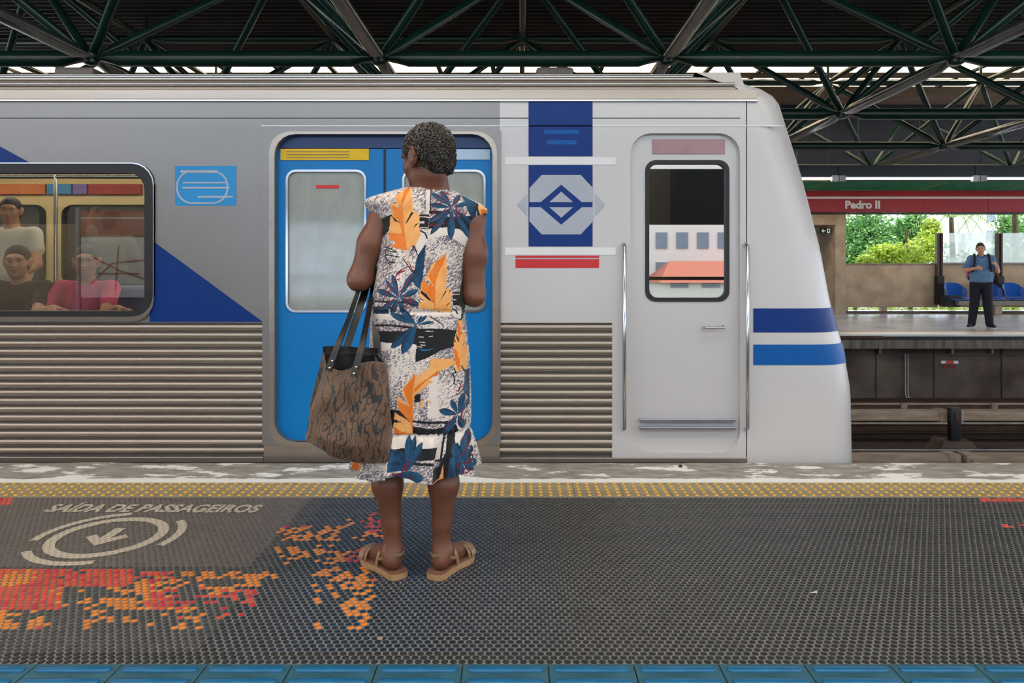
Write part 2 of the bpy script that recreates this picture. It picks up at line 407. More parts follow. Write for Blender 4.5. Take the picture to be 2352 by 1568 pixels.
# platform edge: grey screed with patches of white mortar
def edge_mat():
    m, n, l, b = node_mat('edge_screed')
    tc = n.new('ShaderNodeTexCoord'); mp = n.new('ShaderNodeMapping'); mp.inputs['Scale'].default_value = (1.3, 3.0, 1); l.new(tc.outputs['Object'], mp.inputs['Vector'])
    a = n.new('ShaderNodeTexNoise'); a.inputs['Scale'].default_value = 2.0; a.inputs['Detail'].default_value = 9; a.inputs['Roughness'].default_value = .62; l.new(mp.outputs[0], a.inputs['Vector'])
    sp = n.new('ShaderNodeSeparateXYZ'); l.new(tc.outputs['Object'], sp.inputs[0])
    mr = n.new('ShaderNodeMapRange'); mr.inputs['From Min'].default_value = .015; mr.inputs['From Max'].default_value = .075; mr.inputs['To Min'].default_value = .36; mr.inputs['To Max'].default_value = 0
    l.new(sp.outputs['Y'], mr.inputs['Value'])
    ad = n.new('ShaderNodeMath'); ad.operation = 'ADD'; l.new(a.outputs['Fac'], ad.inputs[0]); l.new(mr.outputs[0], ad.inputs[1])
    r = n.new('ShaderNodeValToRGB'); r.color_ramp.elements[0].position = .54; r.color_ramp.elements[1].position = .57
    l.new(ad.outputs[0], r.inputs['Fac'])
    c = n.new('ShaderNodeTexNoise'); c.inputs['Scale'].default_value = 7; c.inputs['Detail'].default_value = 6; l.new(mp.outputs[0], c.inputs['Vector'])
    r2 = n.new('ShaderNodeValToRGB'); r2.color_ramp.elements[0].color = (*rgb(128, 124, 116), 1); r2.color_ramp.elements[1].color = (*rgb(174, 168, 158), 1); r2.color_ramp.elements[0].position = .3; r2.color_ramp.elements[1].position = .7
    l.new(c.outputs['Fac'], r2.inputs['Fac'])
    mx = n.new('ShaderNodeMix'); mx.data_type = 'RGBA'; l.new(r.outputs['Color'], mx.inputs['Factor']); l.new(r2.outputs['Color'], mx.inputs['A']); mx.inputs['B'].default_value = (*rgb(240, 238, 234), 1)
    l.new(mx.outputs['Result'], b.inputs['Base Color']); b.inputs['Roughness'].default_value = .8
    bp = n.new('ShaderNodeBump'); bp.inputs['Strength'].default_value = .5; bp.inputs['Distance'].default_value = .006; l.new(ad.outputs[0], bp.inputs['Height']); l.new(bp.outputs[0], b.inputs['Normal'])
edge_mat()
def skylight_mat(nm, ca_, cb_):
    m, n, l, b = node_mat(nm); n.remove(b); out = n['Material Output']
    tl = n.new('ShaderNodeBsdfTranslucent'); tr = n.new('ShaderNodeBsdfTransparent'); tr.inputs['Color'].default_value = cb_
    ns = n.new('ShaderNodeTexNoise'); ns.inputs['Scale'].default_value = 3; rp = n.new('ShaderNodeValToRGB'); rp.color_ramp.elements[0].color = ca_; rp.color_ramp.elements[1].color = cb_
    l.new(ns.outputs['Fac'], rp.inputs['Fac']); l.new(rp.outputs['Color'], tl.inputs['Color'])
    mx = n.new('ShaderNodeMixShader'); mx.inputs['Fac'].default_value = .12; l.new(tl.outputs[0], mx.inputs[1]); l.new(tr.outputs[0], mx.inputs[2]); l.new(mx.outputs[0], out.inputs['Surface'])
skylight_mat('skylight', (.9, .74, .52, 1), (1, .93, .82, 1)); skylight_mat('skylight_white', (.86, .80, .72, 1), (.96, .92, .86, 1))

# ------------------------------------------------------------------ near platform
EDGE = 4.12
XL, XR = -30, 30
fl = MB().box(XL, XR, -2.4, EDGE-.02, -.30, -.012).build('floor', M['floor_near']); tag(fl, kind='structure', label='grey platform slab under the rubber matting')
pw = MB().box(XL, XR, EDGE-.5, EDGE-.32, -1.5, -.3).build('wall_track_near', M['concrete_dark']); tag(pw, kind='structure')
out = [(-9, 3.752)]+[(9, 3.752)]; xs = np.linspace(9, -9, 120)
ed = [(x, EDGE+.012*(vnoise(np.array([x*1.7]), np.array([.3]), 4)[0]-.5)+(.02 if -2.62 < x < -2.3 else 0)) for x in xs]
e = MB().plate(out+ed, [], -.2, 0, 'z').build('platform_edge', M['edge_screed'], org=(0, 3.752, 0))
tag(e, 'grey screed platform edge patched with white mortar beside the train', 'platform edge')

# yellow warning tiles
TS = .238
strip = thing('warning_strip', (0, 3.512, 0), 'beige tactile warning strip with yellow domes along the platform edge', 'tactile paving')
tile_me = MB().box(.0012, TS-.0012, .001, TS-.001, -.014, -.002, bev=.001).mesh('tile', M['tile_beige'])
dome_me = MB().lathe([(.0098, -.003), (.009, .001), (.0065, .003), (.003, .0035)], (0, 0, 0), 2, 10).mesh('dome', M['dome_yellow'], 50)
rest = MB()
x0 = -1.16-9*TS
for i in range(28):
    t = link('tile', tile_me, strip, (x0+i*TS, 0, 0)); near = 8 <= i < 20
    for a in range(5):
        for b_ in range(5):
            q = (TS*(a+.5)/5, TS*(b_+.5)/5, 0)
            if near: link('dome', dome_me, t, q)
            else: rest.lathe([(.0098, -.003), (.009, .001), (.0065, .003), (.003, .0035)], (x0+i*TS+q[0], 3.512+q[1], 0), 2, 8)
tag(rest.build('dome_field', M['dome_yellow'], strip, smooth=50), kind='stuff')

# blue guide tiles
gs = thing('guide_strip', (0, 1.786, 0), 'blue tactile guide tiles with long raised bars in the foreground', 'tactile paving')
bt = MB().box(.0015, TS-.0015, .0015, TS-.0015, -.014, -.002, bev=.0015).mesh('tile', M['blue_tile'])
L2, W2 = .104, .0125
def bar_loop(s, z): 
    pts = []
    for sx, a0 in ((1, -90), (-1, 90)):
        for k in range(9):
            a = math.radians(a0+180*k/8); pts.append((TS/2+sx*(L2-W2)+W2*s*math.cos(a)+(sx*(s-1)*W2*0), W2*s*math.sin(a), z))
    return pts
bv = bar_loop(1, -.003)+bar_loop(1, .001)+bar_loop(.72, .004); nn = 18
bf = [(r*nn+j, r*nn+(j+1) % nn, (r+1)*nn+(j+1) % nn, (r+1)*nn+j) for r in range(2) for j in range(nn)]+[tuple(range(2*nn, 3*nn))]
bar_me = MB().add(bv, bf).mesh('bar', M['blue_bar'], 50)
x0 = -.874-9*TS
for i in range(26):
    t = link('tile', bt, gs, (x0+i*TS, 0, 0))
    for k in range(4): link('bar', bar_me, t, (0, TS-.031-.0585*k, 0))

# studded rubber matting
mat = thing('rubber_mat', (0, 2.024, 0), 'dark studded rubber matting across the platform with worn red and orange stickers', 'mat')
MX0, MT = -.935-5*.469, .469
ROWS = [2.024, 2.519, 3.015, 3.51]
for i in range(14):
    for j in range(3):
        xa, ya, yb = MX0+i*MT, ROWS[j], ROWS[j+1]
        brown = xa+MT < -.93 and j >= 1
        MB().box(xa+.0012, xa+MT-.0012, ya+.001, yb-.001, -.012, -.003).build('mat_tile', M['mat_base_brown' if brown else 'mat_base'], mat)
PIT = MT/19; RP = PIT*.866
xs_, ys_ = [], []
ny = int((3.51-2.024)/RP)
for j in range(ny):
    y = 2.024+RP*(j+.5)
    n_ = int(14*MT/PIT); xx = MX0+PIT*(np.arange(n_)+.25+.5*(j % 2)); xs_.append(xx); ys_.append(np.full(n_, y))
SX, SY = np.concatenate(xs_), np.concatenate(ys_)
PX, PY = VX+SX/SY*F, VY+CZ*F/SY
n1 = vnoise(SX*13, SY*13, 1); n2 = vnoise(SX*22, SY*22, 2); n3 = vnoise(SX*4, SY*4, 3); rr = RNG.random(len(SX))
scol = np.tile(np.array(rgb(42, 43, 46)), (len(SX), 1))
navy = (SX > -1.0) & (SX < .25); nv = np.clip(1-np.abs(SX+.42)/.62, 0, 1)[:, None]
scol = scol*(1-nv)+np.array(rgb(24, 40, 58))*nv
left = (SX < -.93); scol[left] = rgb(62, 62, 62)
scol *= (.8+.4*rr)[:, None]
brown = (SX < -1.013) & (SY > 2.69); scol[brown] = np.array(rgb(96, 88, 84))*(.92+.16*rr[brown])[:, None]
RED, ORG = np.array(rgb(214, 72, 46)), np.array(rgb(226, 128, 40)); CRM = np.array(rgb(196, 40, 52))
def sticker(mask, thr, orange=.5):
    mk = mask & (n1*.34+n2*.22+rr*.44 > thr)
    c = np.where((vnoise(SX[mk]*5, SY[mk]*5, 9)+.25*rr[mk] > orange)[:, None], ORG, np.where((rr[mk] > .75)[:, None], CRM, RED))
    scol[mk] = c*(.85+.3*n2[mk])[:, None]
inb = lambda a, b, c, d: (PX > a) & (PX < b) & (PY > c) & (PY < d)
sticker(inb(-200, 140, 1306, 1400), .16, .95); sticker(inb(-200, 110, 1400, 1445), .42, .68); sticker(inb(140, 300, 1306, 1345), .25, .9); sticker(inb(120, 240, 1345, 1440), .62, .55)
sticker(inb(285, 640, 1308, 1330), .40, .85); sticker(inb(250, 400, 1322, 1400), .42, .5); sticker(inb(340, 600, 1325, 1420), .56, .78); sticker(inb(170, 500, 1395, 1445), .58, .55); sticker(inb(480, 700, 1385, 1440), .68, .45)
sticker(inb(690, 880, 1150, 1210) & (PX > 1190-(PY-1100)*4.6), .62, .7); sticker(inb(640, 885, 1205, 1240), .50, .68); sticker(inb(635, 890, 1250, 1300), .62, .5); sticker(inb(720, 860, 1300, 1400), .6, .35); sticker(inb(620, 880, 1395, 1440), .68, .4)
sticker(inb(-300, 28, 1135, 1157), .2, 2.); sticker(inb(2255, 2400, 1143, 1152), .35, 2.); sticker(inb(2300, 2400, 1203, 1212), .6, 2.)
SR = PIT*.415
def stud_geo(cx, cy_, seg=10):
    a = 2*np.pi*np.arange(seg)/seg; ca, sa = np.cos(a), np.sin(a)
    rings = [(SR, -.003), (SR*.97, -.0008), (SR*.84, 0.0)]
    V = np.concatenate([np.stack([cx[:, None]+r*ca, cy_[:, None]+r*sa, np.full((len(cx), seg), z)], -1) for r, z in rings], 1)
    return V
V = stud_geo(SX, SY)
score = np.where((PX > 10) & (PX < 2340), 1/SY, 0); big = np.zeros(len(SX), bool); big[np.argsort(-score, kind='stable')[:300]] = True
seg = 10
q = []
for r in range(2):
    for j in range(seg): q.append((r*seg+j, r*seg+(j+1) % seg, (r+1)*seg+(j+1) % seg, (r+1)*seg+j))
t0 = 2*seg
for j in range(1, seg-2, 2): q.append((t0, t0+j, t0+j+1, t0+j+2))
q = np.array(q, np.int32)
Vr = V[~big]; nS = len(Vr); Q = (q[None]+(np.arange(nS)*3*seg)[:, None, None]).reshape(-1, 4)
# groove-dusted rims: lower ring keeps the dust colour, tops carry rubber or print
dust = np.array(rgb(112, 110, 106)); cc = np.repeat(scol[~big][:, None, :], 3*seg, 1); cc[:, :seg] = dust
sf = link('stud_field', np_mesh('stud_field', (Vr.reshape(-1, 3)-np.array([0, 2.024, 0])), Q, M['stud_print'], True, cc.reshape(-1, 3)), mat); tag(sf, kind='stuff')
sf.data.set_sharp_from_angle(angle=math.radians(35))
sm = np_mesh('stud', (V[0]-np.array([SX[0], SY[0], 0])), q, M['stud_rubber'], True); sm.set_sharp_from_angle(angle=math.radians(35))
for i in np.nonzero(big)[0]: link('stud', sm, mat, (SX[i], SY[i]-2.024, 0))
# cream print of the exit marking on the matting
def print_mat(name, col, gcol):
    m, n, l, b = node_mat(name)
    g = n.new('ShaderNodeNewGeometry'); sp = n.new('ShaderNodeSeparateXYZ'); l.new(g.outputs['Position'], sp.inputs[0])
    def mth(op, a, b_=None, c=None):
        q = n.new('ShaderNodeMath'); q.operation = op
        for i, v in enumerate((a, b_, c)):
            if v is None: continue
            if hasattr(v, 'is_linked') or hasattr(v, 'links'): l.new(v, q.inputs[i])
            else: q.inputs[i].default_value = v
        return q.outputs[0]
    def lattice(ox, oy):
        fx = mth('SUBTRACT', mth('FRACT', mth('MULTIPLY_ADD', sp.outputs['X'], 1/PIT, ox)), .5); fy = mth('SUBTRACT', mth('FRACT', mth('MULTIPLY_ADD', sp.outputs['Y'], 1/(2*RP), oy)), .5)
        return mth('SQRT', mth('ADD', mth('POWER', mth('MULTIPLY', fx, PIT), 2.0), mth('POWER', mth('MULTIPLY', fy, 2*RP), 2.0)))
    oxa = (.5-.25)-MX0/PIT; oya = (.5-.25)-2.024/(2*RP)
    d = mth('MINIMUM', lattice(oxa % 1, oya % 1), lattice((oxa-.5) % 1, (oya+.5) % 1))
    st = mth('GREATER_THAN', d, PIT*.47)
    mx = n.new('ShaderNodeMix'); mx.data_type = 'RGBA'; l.new(st, mx.inputs['Factor']); mx.inputs['A'].default_value = (*col, 1); mx.inputs['B'].default_value = (*gcol, 1)
    l.new(mx.outputs['Result'], b.inputs['Base Color']); b.inputs['Roughness'].default_value = .6
print_mat('floor_print', rgb(196, 184, 164), rgb(120, 112, 104))
xa, xb = GX(100, 3.30), GX(588, 3.28)
tm = fit_text(text_mesh('SAÍDA DE PASSAGEIROS', .12, 'exit_lettering', M['floor_print'], .0004, .004), xb-xa, .135)
link('exit_lettering', tm, mat, (xa, 3.287-2.024, .0012), (0, 0, -.01))
def arc_band(mb, cx, cy_, r0, r1, a0, a1, z0=.0002, z1=.0014):
    n_ = max(6, int(abs(a1-a0)/5)); k = len(mb.v)
    for i in range(n_+1):
        a = math.radians(a0+(a1-a0)*i/n_); c, s = math.cos(a), math.sin(a)
        mb.v += [(cx+r0*c, cy_+r0*s, z0), (cx+r1*c, cy_+r1*s, z0), (cx+r1*c, cy_+r1*s, z1), (cx+r0*c, cy_+r0*s, z1)]
    for i in range(n_):
        for j in range(4): mb.f.append((k+i*4+j, k+i*4+(j+1) % 4, k+i*4+4+(j+1) % 4, k+i*4+4+j)); mb.m.append(0)
CX, CY = GX(250, 2.99), 2.985
mb = MB(); arc_band(mb, CX, CY, .185, .228, 0, 360); mb.build('exit_ring', M['floor_print'], mat)
for a0, a1 in ((100, 190), (-20, 42), (-145, -70)):
    mb = MB(); arc_band(mb, CX, CY, .262, .296, a0, a1); mb.build('exit_arc', M['floor_print'], mat)
ar = [(-.022, .095), (.022, .095), (.022, -.02), (.06, .02), (.088, -.008), (0, -.1), (-.088, -.008), (-.06, .02), (-.022, -.02)]
MB().plate([(CX+.0+a, CY+b_) for a, b_ in ar], [], .0002, .0014, 'z').build('exit_arrow', M['floor_print'], mat)

# small litter on the platform
tag(MB().lathe([(.004, 0), (.009, .001), (.009, .004), (.005, .005)], (GX(872, 2.15), 2.155, 0), 2, 9).build('bottle_cap', M['tile_beige'], smooth=40), 'small pale bottle cap lying on the rubber mat', 'litter')
g = MB(); c = P(1868, 1362, 2.46)
for k in range(3): g.ribbon([(c.x-.01+.008*k, c.y+.004*k, .002), (c.x+.002+.006*k, c.y-.006+.006*k, .006), (c.x+.012, c.y+.002*k, .002)], (0, 0, 1), .003, .0008)
tag(g.build('paper_scrap', M['white_paint']), 'tiny torn white paper scrap on the mat at right', 'litter')
c = P(1563, 1071, 4.03)
tag(MB().ico((c.x, 4.03, .008), (.012, .008, .009), 2).build('gum_lump', M['navy_clad'], smooth=60), 'small dark blue lump on the screed platform edge', 'litter')

# ------------------------------------------------------------------ tracks
tb = MB().box(XL, XR, EDGE-.5, 13.2, -1.7, -1.5).build('floor_trackbed', M['ballast']); tag(tb, kind='structure')
def rail(y, z0, label):
    prof = [(-.06, 0), (.06, 0), (.055, .02), (.012, .03), (.012, .10), (.034, .115), (.034, .145), (.028, .15), (-.028, .15), (-.034, .145), (-.034, .115), (-.012, .10), (-.012, .03), (-.055, .02)]
    r = thing('rail', (0, y, z0), label, 'rail', 'running rails')
    MB().plate([(y+a, z0+b_) for a, b_ in prof if b_ <= .12], [], XL, XR, 'x').build('rail_web', M['rust'], r)
    MB().box(XL, XR, y-.034, y+.034, z0+.115, z0+.15, bev=.006).build('rail_head', M['rail_steel'], r)
rail(11.15, -1.40, 'rusty running rail with bright top, nearer the far platform wall'); rail(9.9, -1.5, 'rusty running rail nearer the passing train')
rail(4.9, -1.5, 'running rail under the near side of the train'); rail(6.5, -1.5, 'running rail under the far side of the train')
def power_rail(y, zt, h, x_cuts, label, post_x):
    r = thing('power_rail', (0, y, -1.5), label, 'third rail')
    for a, b_ in zip(x_cuts[:-1], x_cuts[1:]):
        MB().box(a+.02, b_-.02, y-.09, y+.09, zt-h, zt, bev=.02).build('cover', M['beige_cover'], r, smooth=40)
        for xx in (a+.1, b_-.1):
            MB().box(xx-.07, xx+.07, y-.1, y+.1, zt-h-.012, zt+.01, bev=.01).lathe([(.02, -.115), (.02, -.1)], (xx, y, zt-h/2), 1, 8).build('joint_clamp', M['beige_cover'], r, smooth=40)
    for px_ in post_x:
        p = MB().box(px_-.075, px_+.075, y-.2, y-.1, -1.3, zt+.06, bev=.012).build('post', M['black_steel'], r, smooth=40)
        MB().box(px_-.02, px_+.02, y-.215, y-.195, zt-.12, zt+.0).build('slot_plate', M['rust'], p)
        MB().add([(px_-.3, y-.3, -1.5), (px_+.3, y-.3, -1.5), (px_+.3, y+.1, -1.5), (px_-.3, y+.1, -1.5), (px_-.2, y-.24, -1.3), (px_+.2, y-.24, -1.3), (px_+.2, y+.05, -1.3), (px_-.2, y+.05, -1.3)],
                 [(0, 1, 2, 3), (4, 5, 6, 7), (0, 1, 5, 4), (1, 2, 6, 5), (2, 3, 7, 6), (3, 0, 4, 7)]).build('post_base', M['concrete_dark'], r)
xp = GX(2197, 10.15)
power_rail(10.35, -.9, .145, [xp-9, xp-4.5, xp, xp+4.5, xp+9], 'beige covered power rail on black posts beside the far track', [xp-4.5, xp, xp+4.5])
xq = GX(2205, 8.6)
power_rail(8.62, -1.09, .13, [xq-9, xq-4.5, xq, xq+4.5], 'low beige covered power rail just beyond the platform edge', [])

# ------------------------------------------------------------------ far platform
FE = 12.34
pf = MB().box(XL, XR, FE+.5, 20, -.3, 0).build('floor_far', M['floor_far']); tag(pf, kind='structure', label='shiny grey far platform floor')
e = thing('far_platform_edge', (0, FE, -.24), 'stained concrete lip with pale strip along the far platform', 'platform edge')
MB().box(XL, XR, FE, FE+.5, -.24, -.05).build('lip', M['stained_edge'], e)
MB().box(XL, XR, FE-.02, FE+.5, -.05, .002, bev=.004).build('edge_strip', M['floor_far_edge'], e)
MB().box(XL, XR, FE-.03, FE-.005, -.085, -.03).build('rubber_strip', M['black_rubber'], e)
MB().box(XL, XR, FE+.5, FE+.75, -.02, .003).build('yellow_band', M['yellow_line'], e)
xb0, xb1 = GX(1918, FE-.05), GX(2028, FE-.05)
MB().box(xb0, xb1, FE-.07, FE-.02, -.06, -.02, bev=.006).build('loose_plank', M['rust'], e)
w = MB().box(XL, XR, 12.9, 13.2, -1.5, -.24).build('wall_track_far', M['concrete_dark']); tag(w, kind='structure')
for px_ in (1900, 2012, 2145, 2300): MB().box(GX(px_, 12.9)-.006, GX(px_, 12.9)+.006, 12.885, 12.9, -1.2, -.24).build('panel_joint', M['black_steel'], w)
cd = thing('wall_conduit', (GX(2082, 12.85), 12.85, -1.15), 'pair of thin grey vertical conduits on the track wall', 'conduit')
for dx in (-.022, .022): MB().tube([(cd.location.x+dx, 12.85, GZ(812, 12.85)), (cd.location.x+dx, 12.85, GZ(905, 12.85)), (cd.location.x+dx+.02, 12.82, GZ(918, 12.85))], .013, 8).build('pipe', M['conduit'], cd, smooth=60)
cb = thing('wall_cable', (0, 12.86, -.5), 'thin pale cable along the top of the track wall', 'cable')
pts = [(x, 12.87, GZ(815, 12.87)+.01*math.sin(x*2.1)+.006*math.sin(x*7)) for x in np.linspace(2, 12, 80)]
MB().tube(pts, .008, 6).build('cable', M['conduit'], cb, smooth=60)
for px_ in (2022, 2188, 2280): MB().box(GX(px_, 12.8)-.02, GX(px_, 12.8)+.02, 12.8, 12.9, GZ(812, 12.8), -.24).build('bracket', M['conduit'], cb)
tr = thing('cable_tray', (0, 12.1, -1.2), 'rusty cable tray with clips along the foot of the far track wall', 'cable tray')
MB().box(0, 14, 12.0, 12.5, GZ(940, 12), GZ(926, 12)).build('tray', M['rust'], tr)
MB().box(0, 14, 11.96, 12.0, GZ(929, 12), GZ(924, 12)).build('tray_lip', M['beige_cover'], tr)
for px_ in (2076, 2284): MB().box(GX(px_, 11.95)-.05, GX(px_, 11.95)+.05, 11.93, 12.0, GZ(944, 11.95), GZ(925, 11.95), bev=.008).build('clip', M['beige_cover'], tr)
sg = thing('track_marker', (GX(2181, 12.88), 12.88, GZ(832, 12.88)), 'small orange and white marker plate with red number 6A18 on the track wall', 'sign')
c = sg.location
MB().box(c.x-.15, c.x+.15, 12.87, 12.895, c.z-.022, c.z+.03).build('plate', M['white_paint'], sg)
pm('marker_orange', rgb(216, 74, 50), .6)
MB().box(c.x-.07, c.x+.07, 12.866, 12.871, c.z-.02, c.z+.03).build('orange_field', M['marker_orange'], sg)
link('number', fit_text(text_mesh('6A18', .1, 'number', M['sign_red'], .002, .003), .22, .06), sg, (-.11, -.012, -.1), (math.pi/2, 0, 0))

# far wall: portal column, parapet panels, cladding
DW = 18.6
wall = thing('wall_far', (0, DW, 0), kind='structure'); wall['label'] = 'raw concrete far platform wall with open gaps to the garden'
xc0, xc1 = GX(1905, DW), GX(1929, DW)
MB().box(xc0, xc1, DW-.35, DW+.3, 0, 3.4).build('column', M['concrete_brown'], wall)
MB().box(-12, xc0, DW-.35, DW+.3, GZ(518, DW), 3.4).build('lintel', M['concrete_brown'], wall)
MB().box(-12, xc1-.02, DW+.32, DW+.6, 0, 3.4).build('recess_panel', M['concrete_brown'], wall)
z0, z1 = GZ(705, DW), GZ(607, DW)
px_edges = [(1929, 2152), (2160, 2290), (2297, 2420), (2427, 2560)]
for k, (a, b_) in enumerate(px_edges):
    MB().box(GX(a, DW)+.01, GX(b_, DW)-.01, DW-.06, DW+.12, z0, z1, bev=.012).build('parapet_panel', M['concrete_brown'], wall)
    MB().box(GX(a, DW), GX(b_, DW), DW-.08, DW+.14, z1, z1+.025).build('coping', M['concrete'], wall)
for a in (1940, 2030, 2290, 2420): MB().box(GX(a, DW)-.06, GX(a, DW)+.06, DW-.05, DW+.12, 0, z0).build('foot', M['concrete_brown'], wall)
MB().box(xc1, 16, DW-.25, DW-.05, 0, .05, bev=.01).build('kerb', M['concrete_dark'], wall)
MB().box(16, 20, DW, DW+.3, 0, 5.4).build('end_panel', M['concrete_brown'], wall)
for i in range(40):
    xa = -12+i*.8
    MB().box(xa+.01, xa+.79, DW+.2+.02*(i % 2), DW+.3, 3.3, 5.5).build('cladding_sheet', M['navy_clad'], wall)
# glazed wind screen above the parapet
for k, (a, b_) in enumerate(((2166, 2284), (2303, 2416))):
    s = thing('glass_screen', (GX((a+b_)/2, DW-.1), DW-.1, z1), ['hazy glass wind screen pane behind the waiting person', 'hazy glass wind screen pane at the right end of the far platform'][k], 'glass screen')
    MB().box(GX(a, DW-.1), GX(b_, DW-.1), DW-.106, DW-.094, z1+.03, GZ(535, DW-.1)).build('pane', M['screen_glass'], s)
    MB().box(GX(a, DW-.1), GX(b_, DW-.1), DW-.11, DW-.09, z1+.026, z1+.05).build('channel', M['conduit'], s)
for k, a in enumerate((2157, 2294, 2425)):
    s = thing('screen_post', (GX(a, DW-.15), DW-.15, .1), ['brown steel post between open parapet and glass screen', 'brown steel post right behind the waiting person', 'brown steel post past the right end of the bench'][k], 'post')
    x = s.location.x
    MB().box(x-.075, x-.03, DW-.2, DW-.1, .75, GZ(535, DW-.15), bev=.006).box(x+.03, x+.075, DW-.2, DW-.1, .75, GZ(535, DW-.15), bev=.006).box(x-.03, x+.03, DW-.16, DW-.12, .75, GZ(536, DW-.15)).build('channel', M['brown_post'], s)
    MB().box(x-.09, x+.09, DW-.24, DW-.08, .22, .95, bev=.01).build('post_foot', M['black_rubber'], s)
# bench with bucket seats
bn = thing('station_bench', (GX(2260, 17.9), 17.9, 0), 'long bench with blue plastic bucket seats behind the waiting person', 'bench')
zb = GZ(690, 17.8)
MB().box(GX(2195, 17.9), GX(2560, 17.9), 17.75, 18.1, zb-.12, zb, bev=.01).build('beam', M['concrete'], bn)
MB().box(GX(2168, 18.1), GX(2196, 18.1), 17.9, 18.3, zb-.16, zb+.12).build('end_bracket', M['black_rubber'], bn)
for a in (2291, 2440): MB().box(GX(a, 17.9)-.09, GX(a, 17.9)+.09, 17.85, 18.1, 0, zb-.12, bev=.01).build('pedestal', M['concrete_brown'], bn)
def bucket(cx):
    "shell: seat pan curving up to a rounded back with side wings"
    nu, nv_ = 17, 19; V_ = []; Fq = []
    sst = lambda a, b_, t: (lambda q_: q_*q_*(3-2*q_))(min(1, max(0, (t-a)/(b_-a))))
    for s in (0, 1):
        for i in range(nv_):
            t = i/(nv_-1); w_ = sst(.36, .56, t)
            y = -.24+.40*min(1, t/.5)+.11*max(0, (t-.5)/.5); z = -.025*math.sin(math.pi*min(1, t/.5))+.40*max(0, (t-.42)/.58)**1.2
            for j in range(nu):
                u = -1+2*j/(nu-1); sd_ = max(0, abs(u)-.5)/.5
                wd = .275-.02*(1-t)-.05*sst(.75, 1, t); lift = sd_**2*.15*math.exp(-((t-.5)/.22)**2)
                zz = z+lift-.07*sst(.8, 1, t)*abs(u)**3; yy = y-sd_**2*.11*w_*(1-.5*sst(.7, 1, t)); n_ = .012*s
                V_.append((cx+u*wd, 17.92+yy+n_*w_, zb+.035+zz-n_*(1-w_)))
    N = nu*nv_
    for s in (0, 1):
        for i in range(nv_-1):
            for j in range(nu-1): Fq.append((s*N+i*nu+j, s*N+i*nu+j+1, s*N+(i+1)*nu+j+1, s*N+(i+1)*nu+j))
    rim = [j for j in range(nu)]+[i*nu+nu-1 for i in range(1, nv_)]+[(nv_-1)*nu+j for j in range(nu-2, -1, -1)]+[i*nu for i in range(nv_-2, 0, -1)]
    for k in range(len(rim)): a, b_ = rim[k], rim[(k+1) % len(rim)]; Fq.append((a, b_, N+b_, N+a))
    return MB().add(V_, Fq)
for px_ in (2202, 2283, 2337, 2418, 2500): bucket(GX(px_, 17.9)).build('bucket_seat', M['bench_blue'], bn, smooth=50)
# red name fascia
DS = 16.6
sb = thing('station_sign', (0, DS, GZ(487, DS)), 'long red fascia with white line reading Pedro II above the far platform', 'sign')
zs0, zs1 = GZ(487, DS), GZ(435, DS)
xe = [GX(1670+150*k, DS) for k in range(8)]
for a, b_ in zip([-10, -5, 0]+xe[:-1], [-5, 0, xe[0]]+xe[1:]): MB().box(a+.003, b_-.003, DS, DS+.12, zs0, zs1, bev=.006).build('red_panel', M['sign_red'], sb)
MB().box(-10, xe[-1], DS-.006, DS+.001, GZ(455, DS)-.012, GZ(452, DS)+.006).build('white_line', M['white_paint'], sb)
tw = GX(2021, DS)-GX(1941, DS)
link('lettering', fit_text(text_mesh('Pedro II', .3, 'lettering', M['white_paint'], .004, .0125), tw, GZ(460.5, DS)-GZ(479.5, DS)), sb, (GX(1941, DS), -.006, GZ(479.5, DS)-zs0), (math.pi/2, 0, 0))
MB().box(-10, xe[-1], DS+.12, DS+.5, zs0-.02, zs0+.0).build('soffit', M['black_steel'], sb)
# exit sign
ex = thing('exit_sign', (GX(1896, 18.4), 18.4, GZ(530, 18.4)), 'small dark green emergency exit sign with arrow and running figure under the lintel', 'sign')
c = ex.location
MB().box(c.x-.13, c.x+.13, 18.38, 18.42, c.z-.07, c.z+.07, bev=.006).build('panel', M['sign_dark_green'], ex)
MB().plate([(c.x-.11, c.z), (c.x-.07, c.z+.04), (c.x-.055, c.z+.03), (c.x-.075, c.z+.01), (c.x-.01, c.z+.01), (c.x-.01, c.z-.01), (c.x-.075, c.z-.01), (c.x-.055, c.z-.03), (c.x-.07, c.z-.04)], [], 18.374, 18.379).build('arrow', M['exit_glyph'], ex)
MB().plate([(c.x+.03, c.z-.055), (c.x+.105, c.z-.055), (c.x+.105, c.z+.055), (c.x+.03, c.z+.055)], [[(c.x+.045, c.z-.045), (c.x+.06, c.z-.045), (c.x+.075, c.z-.01), (c.x+.09, c.z-.045), (c.x+.095, c.z+.0), (c.x+.08, c.z+.04), (c.x+.05, c.z+.03)]], 18.374, 18.379).build('running_figure', M['exit_glyph'], ex)
MB().tube([(c.x, 18.4, c.z+.07), (c.x, 18.4, GZ(518, DW)+.005)], .008, 6).build('hanger', M['black_steel'], ex)
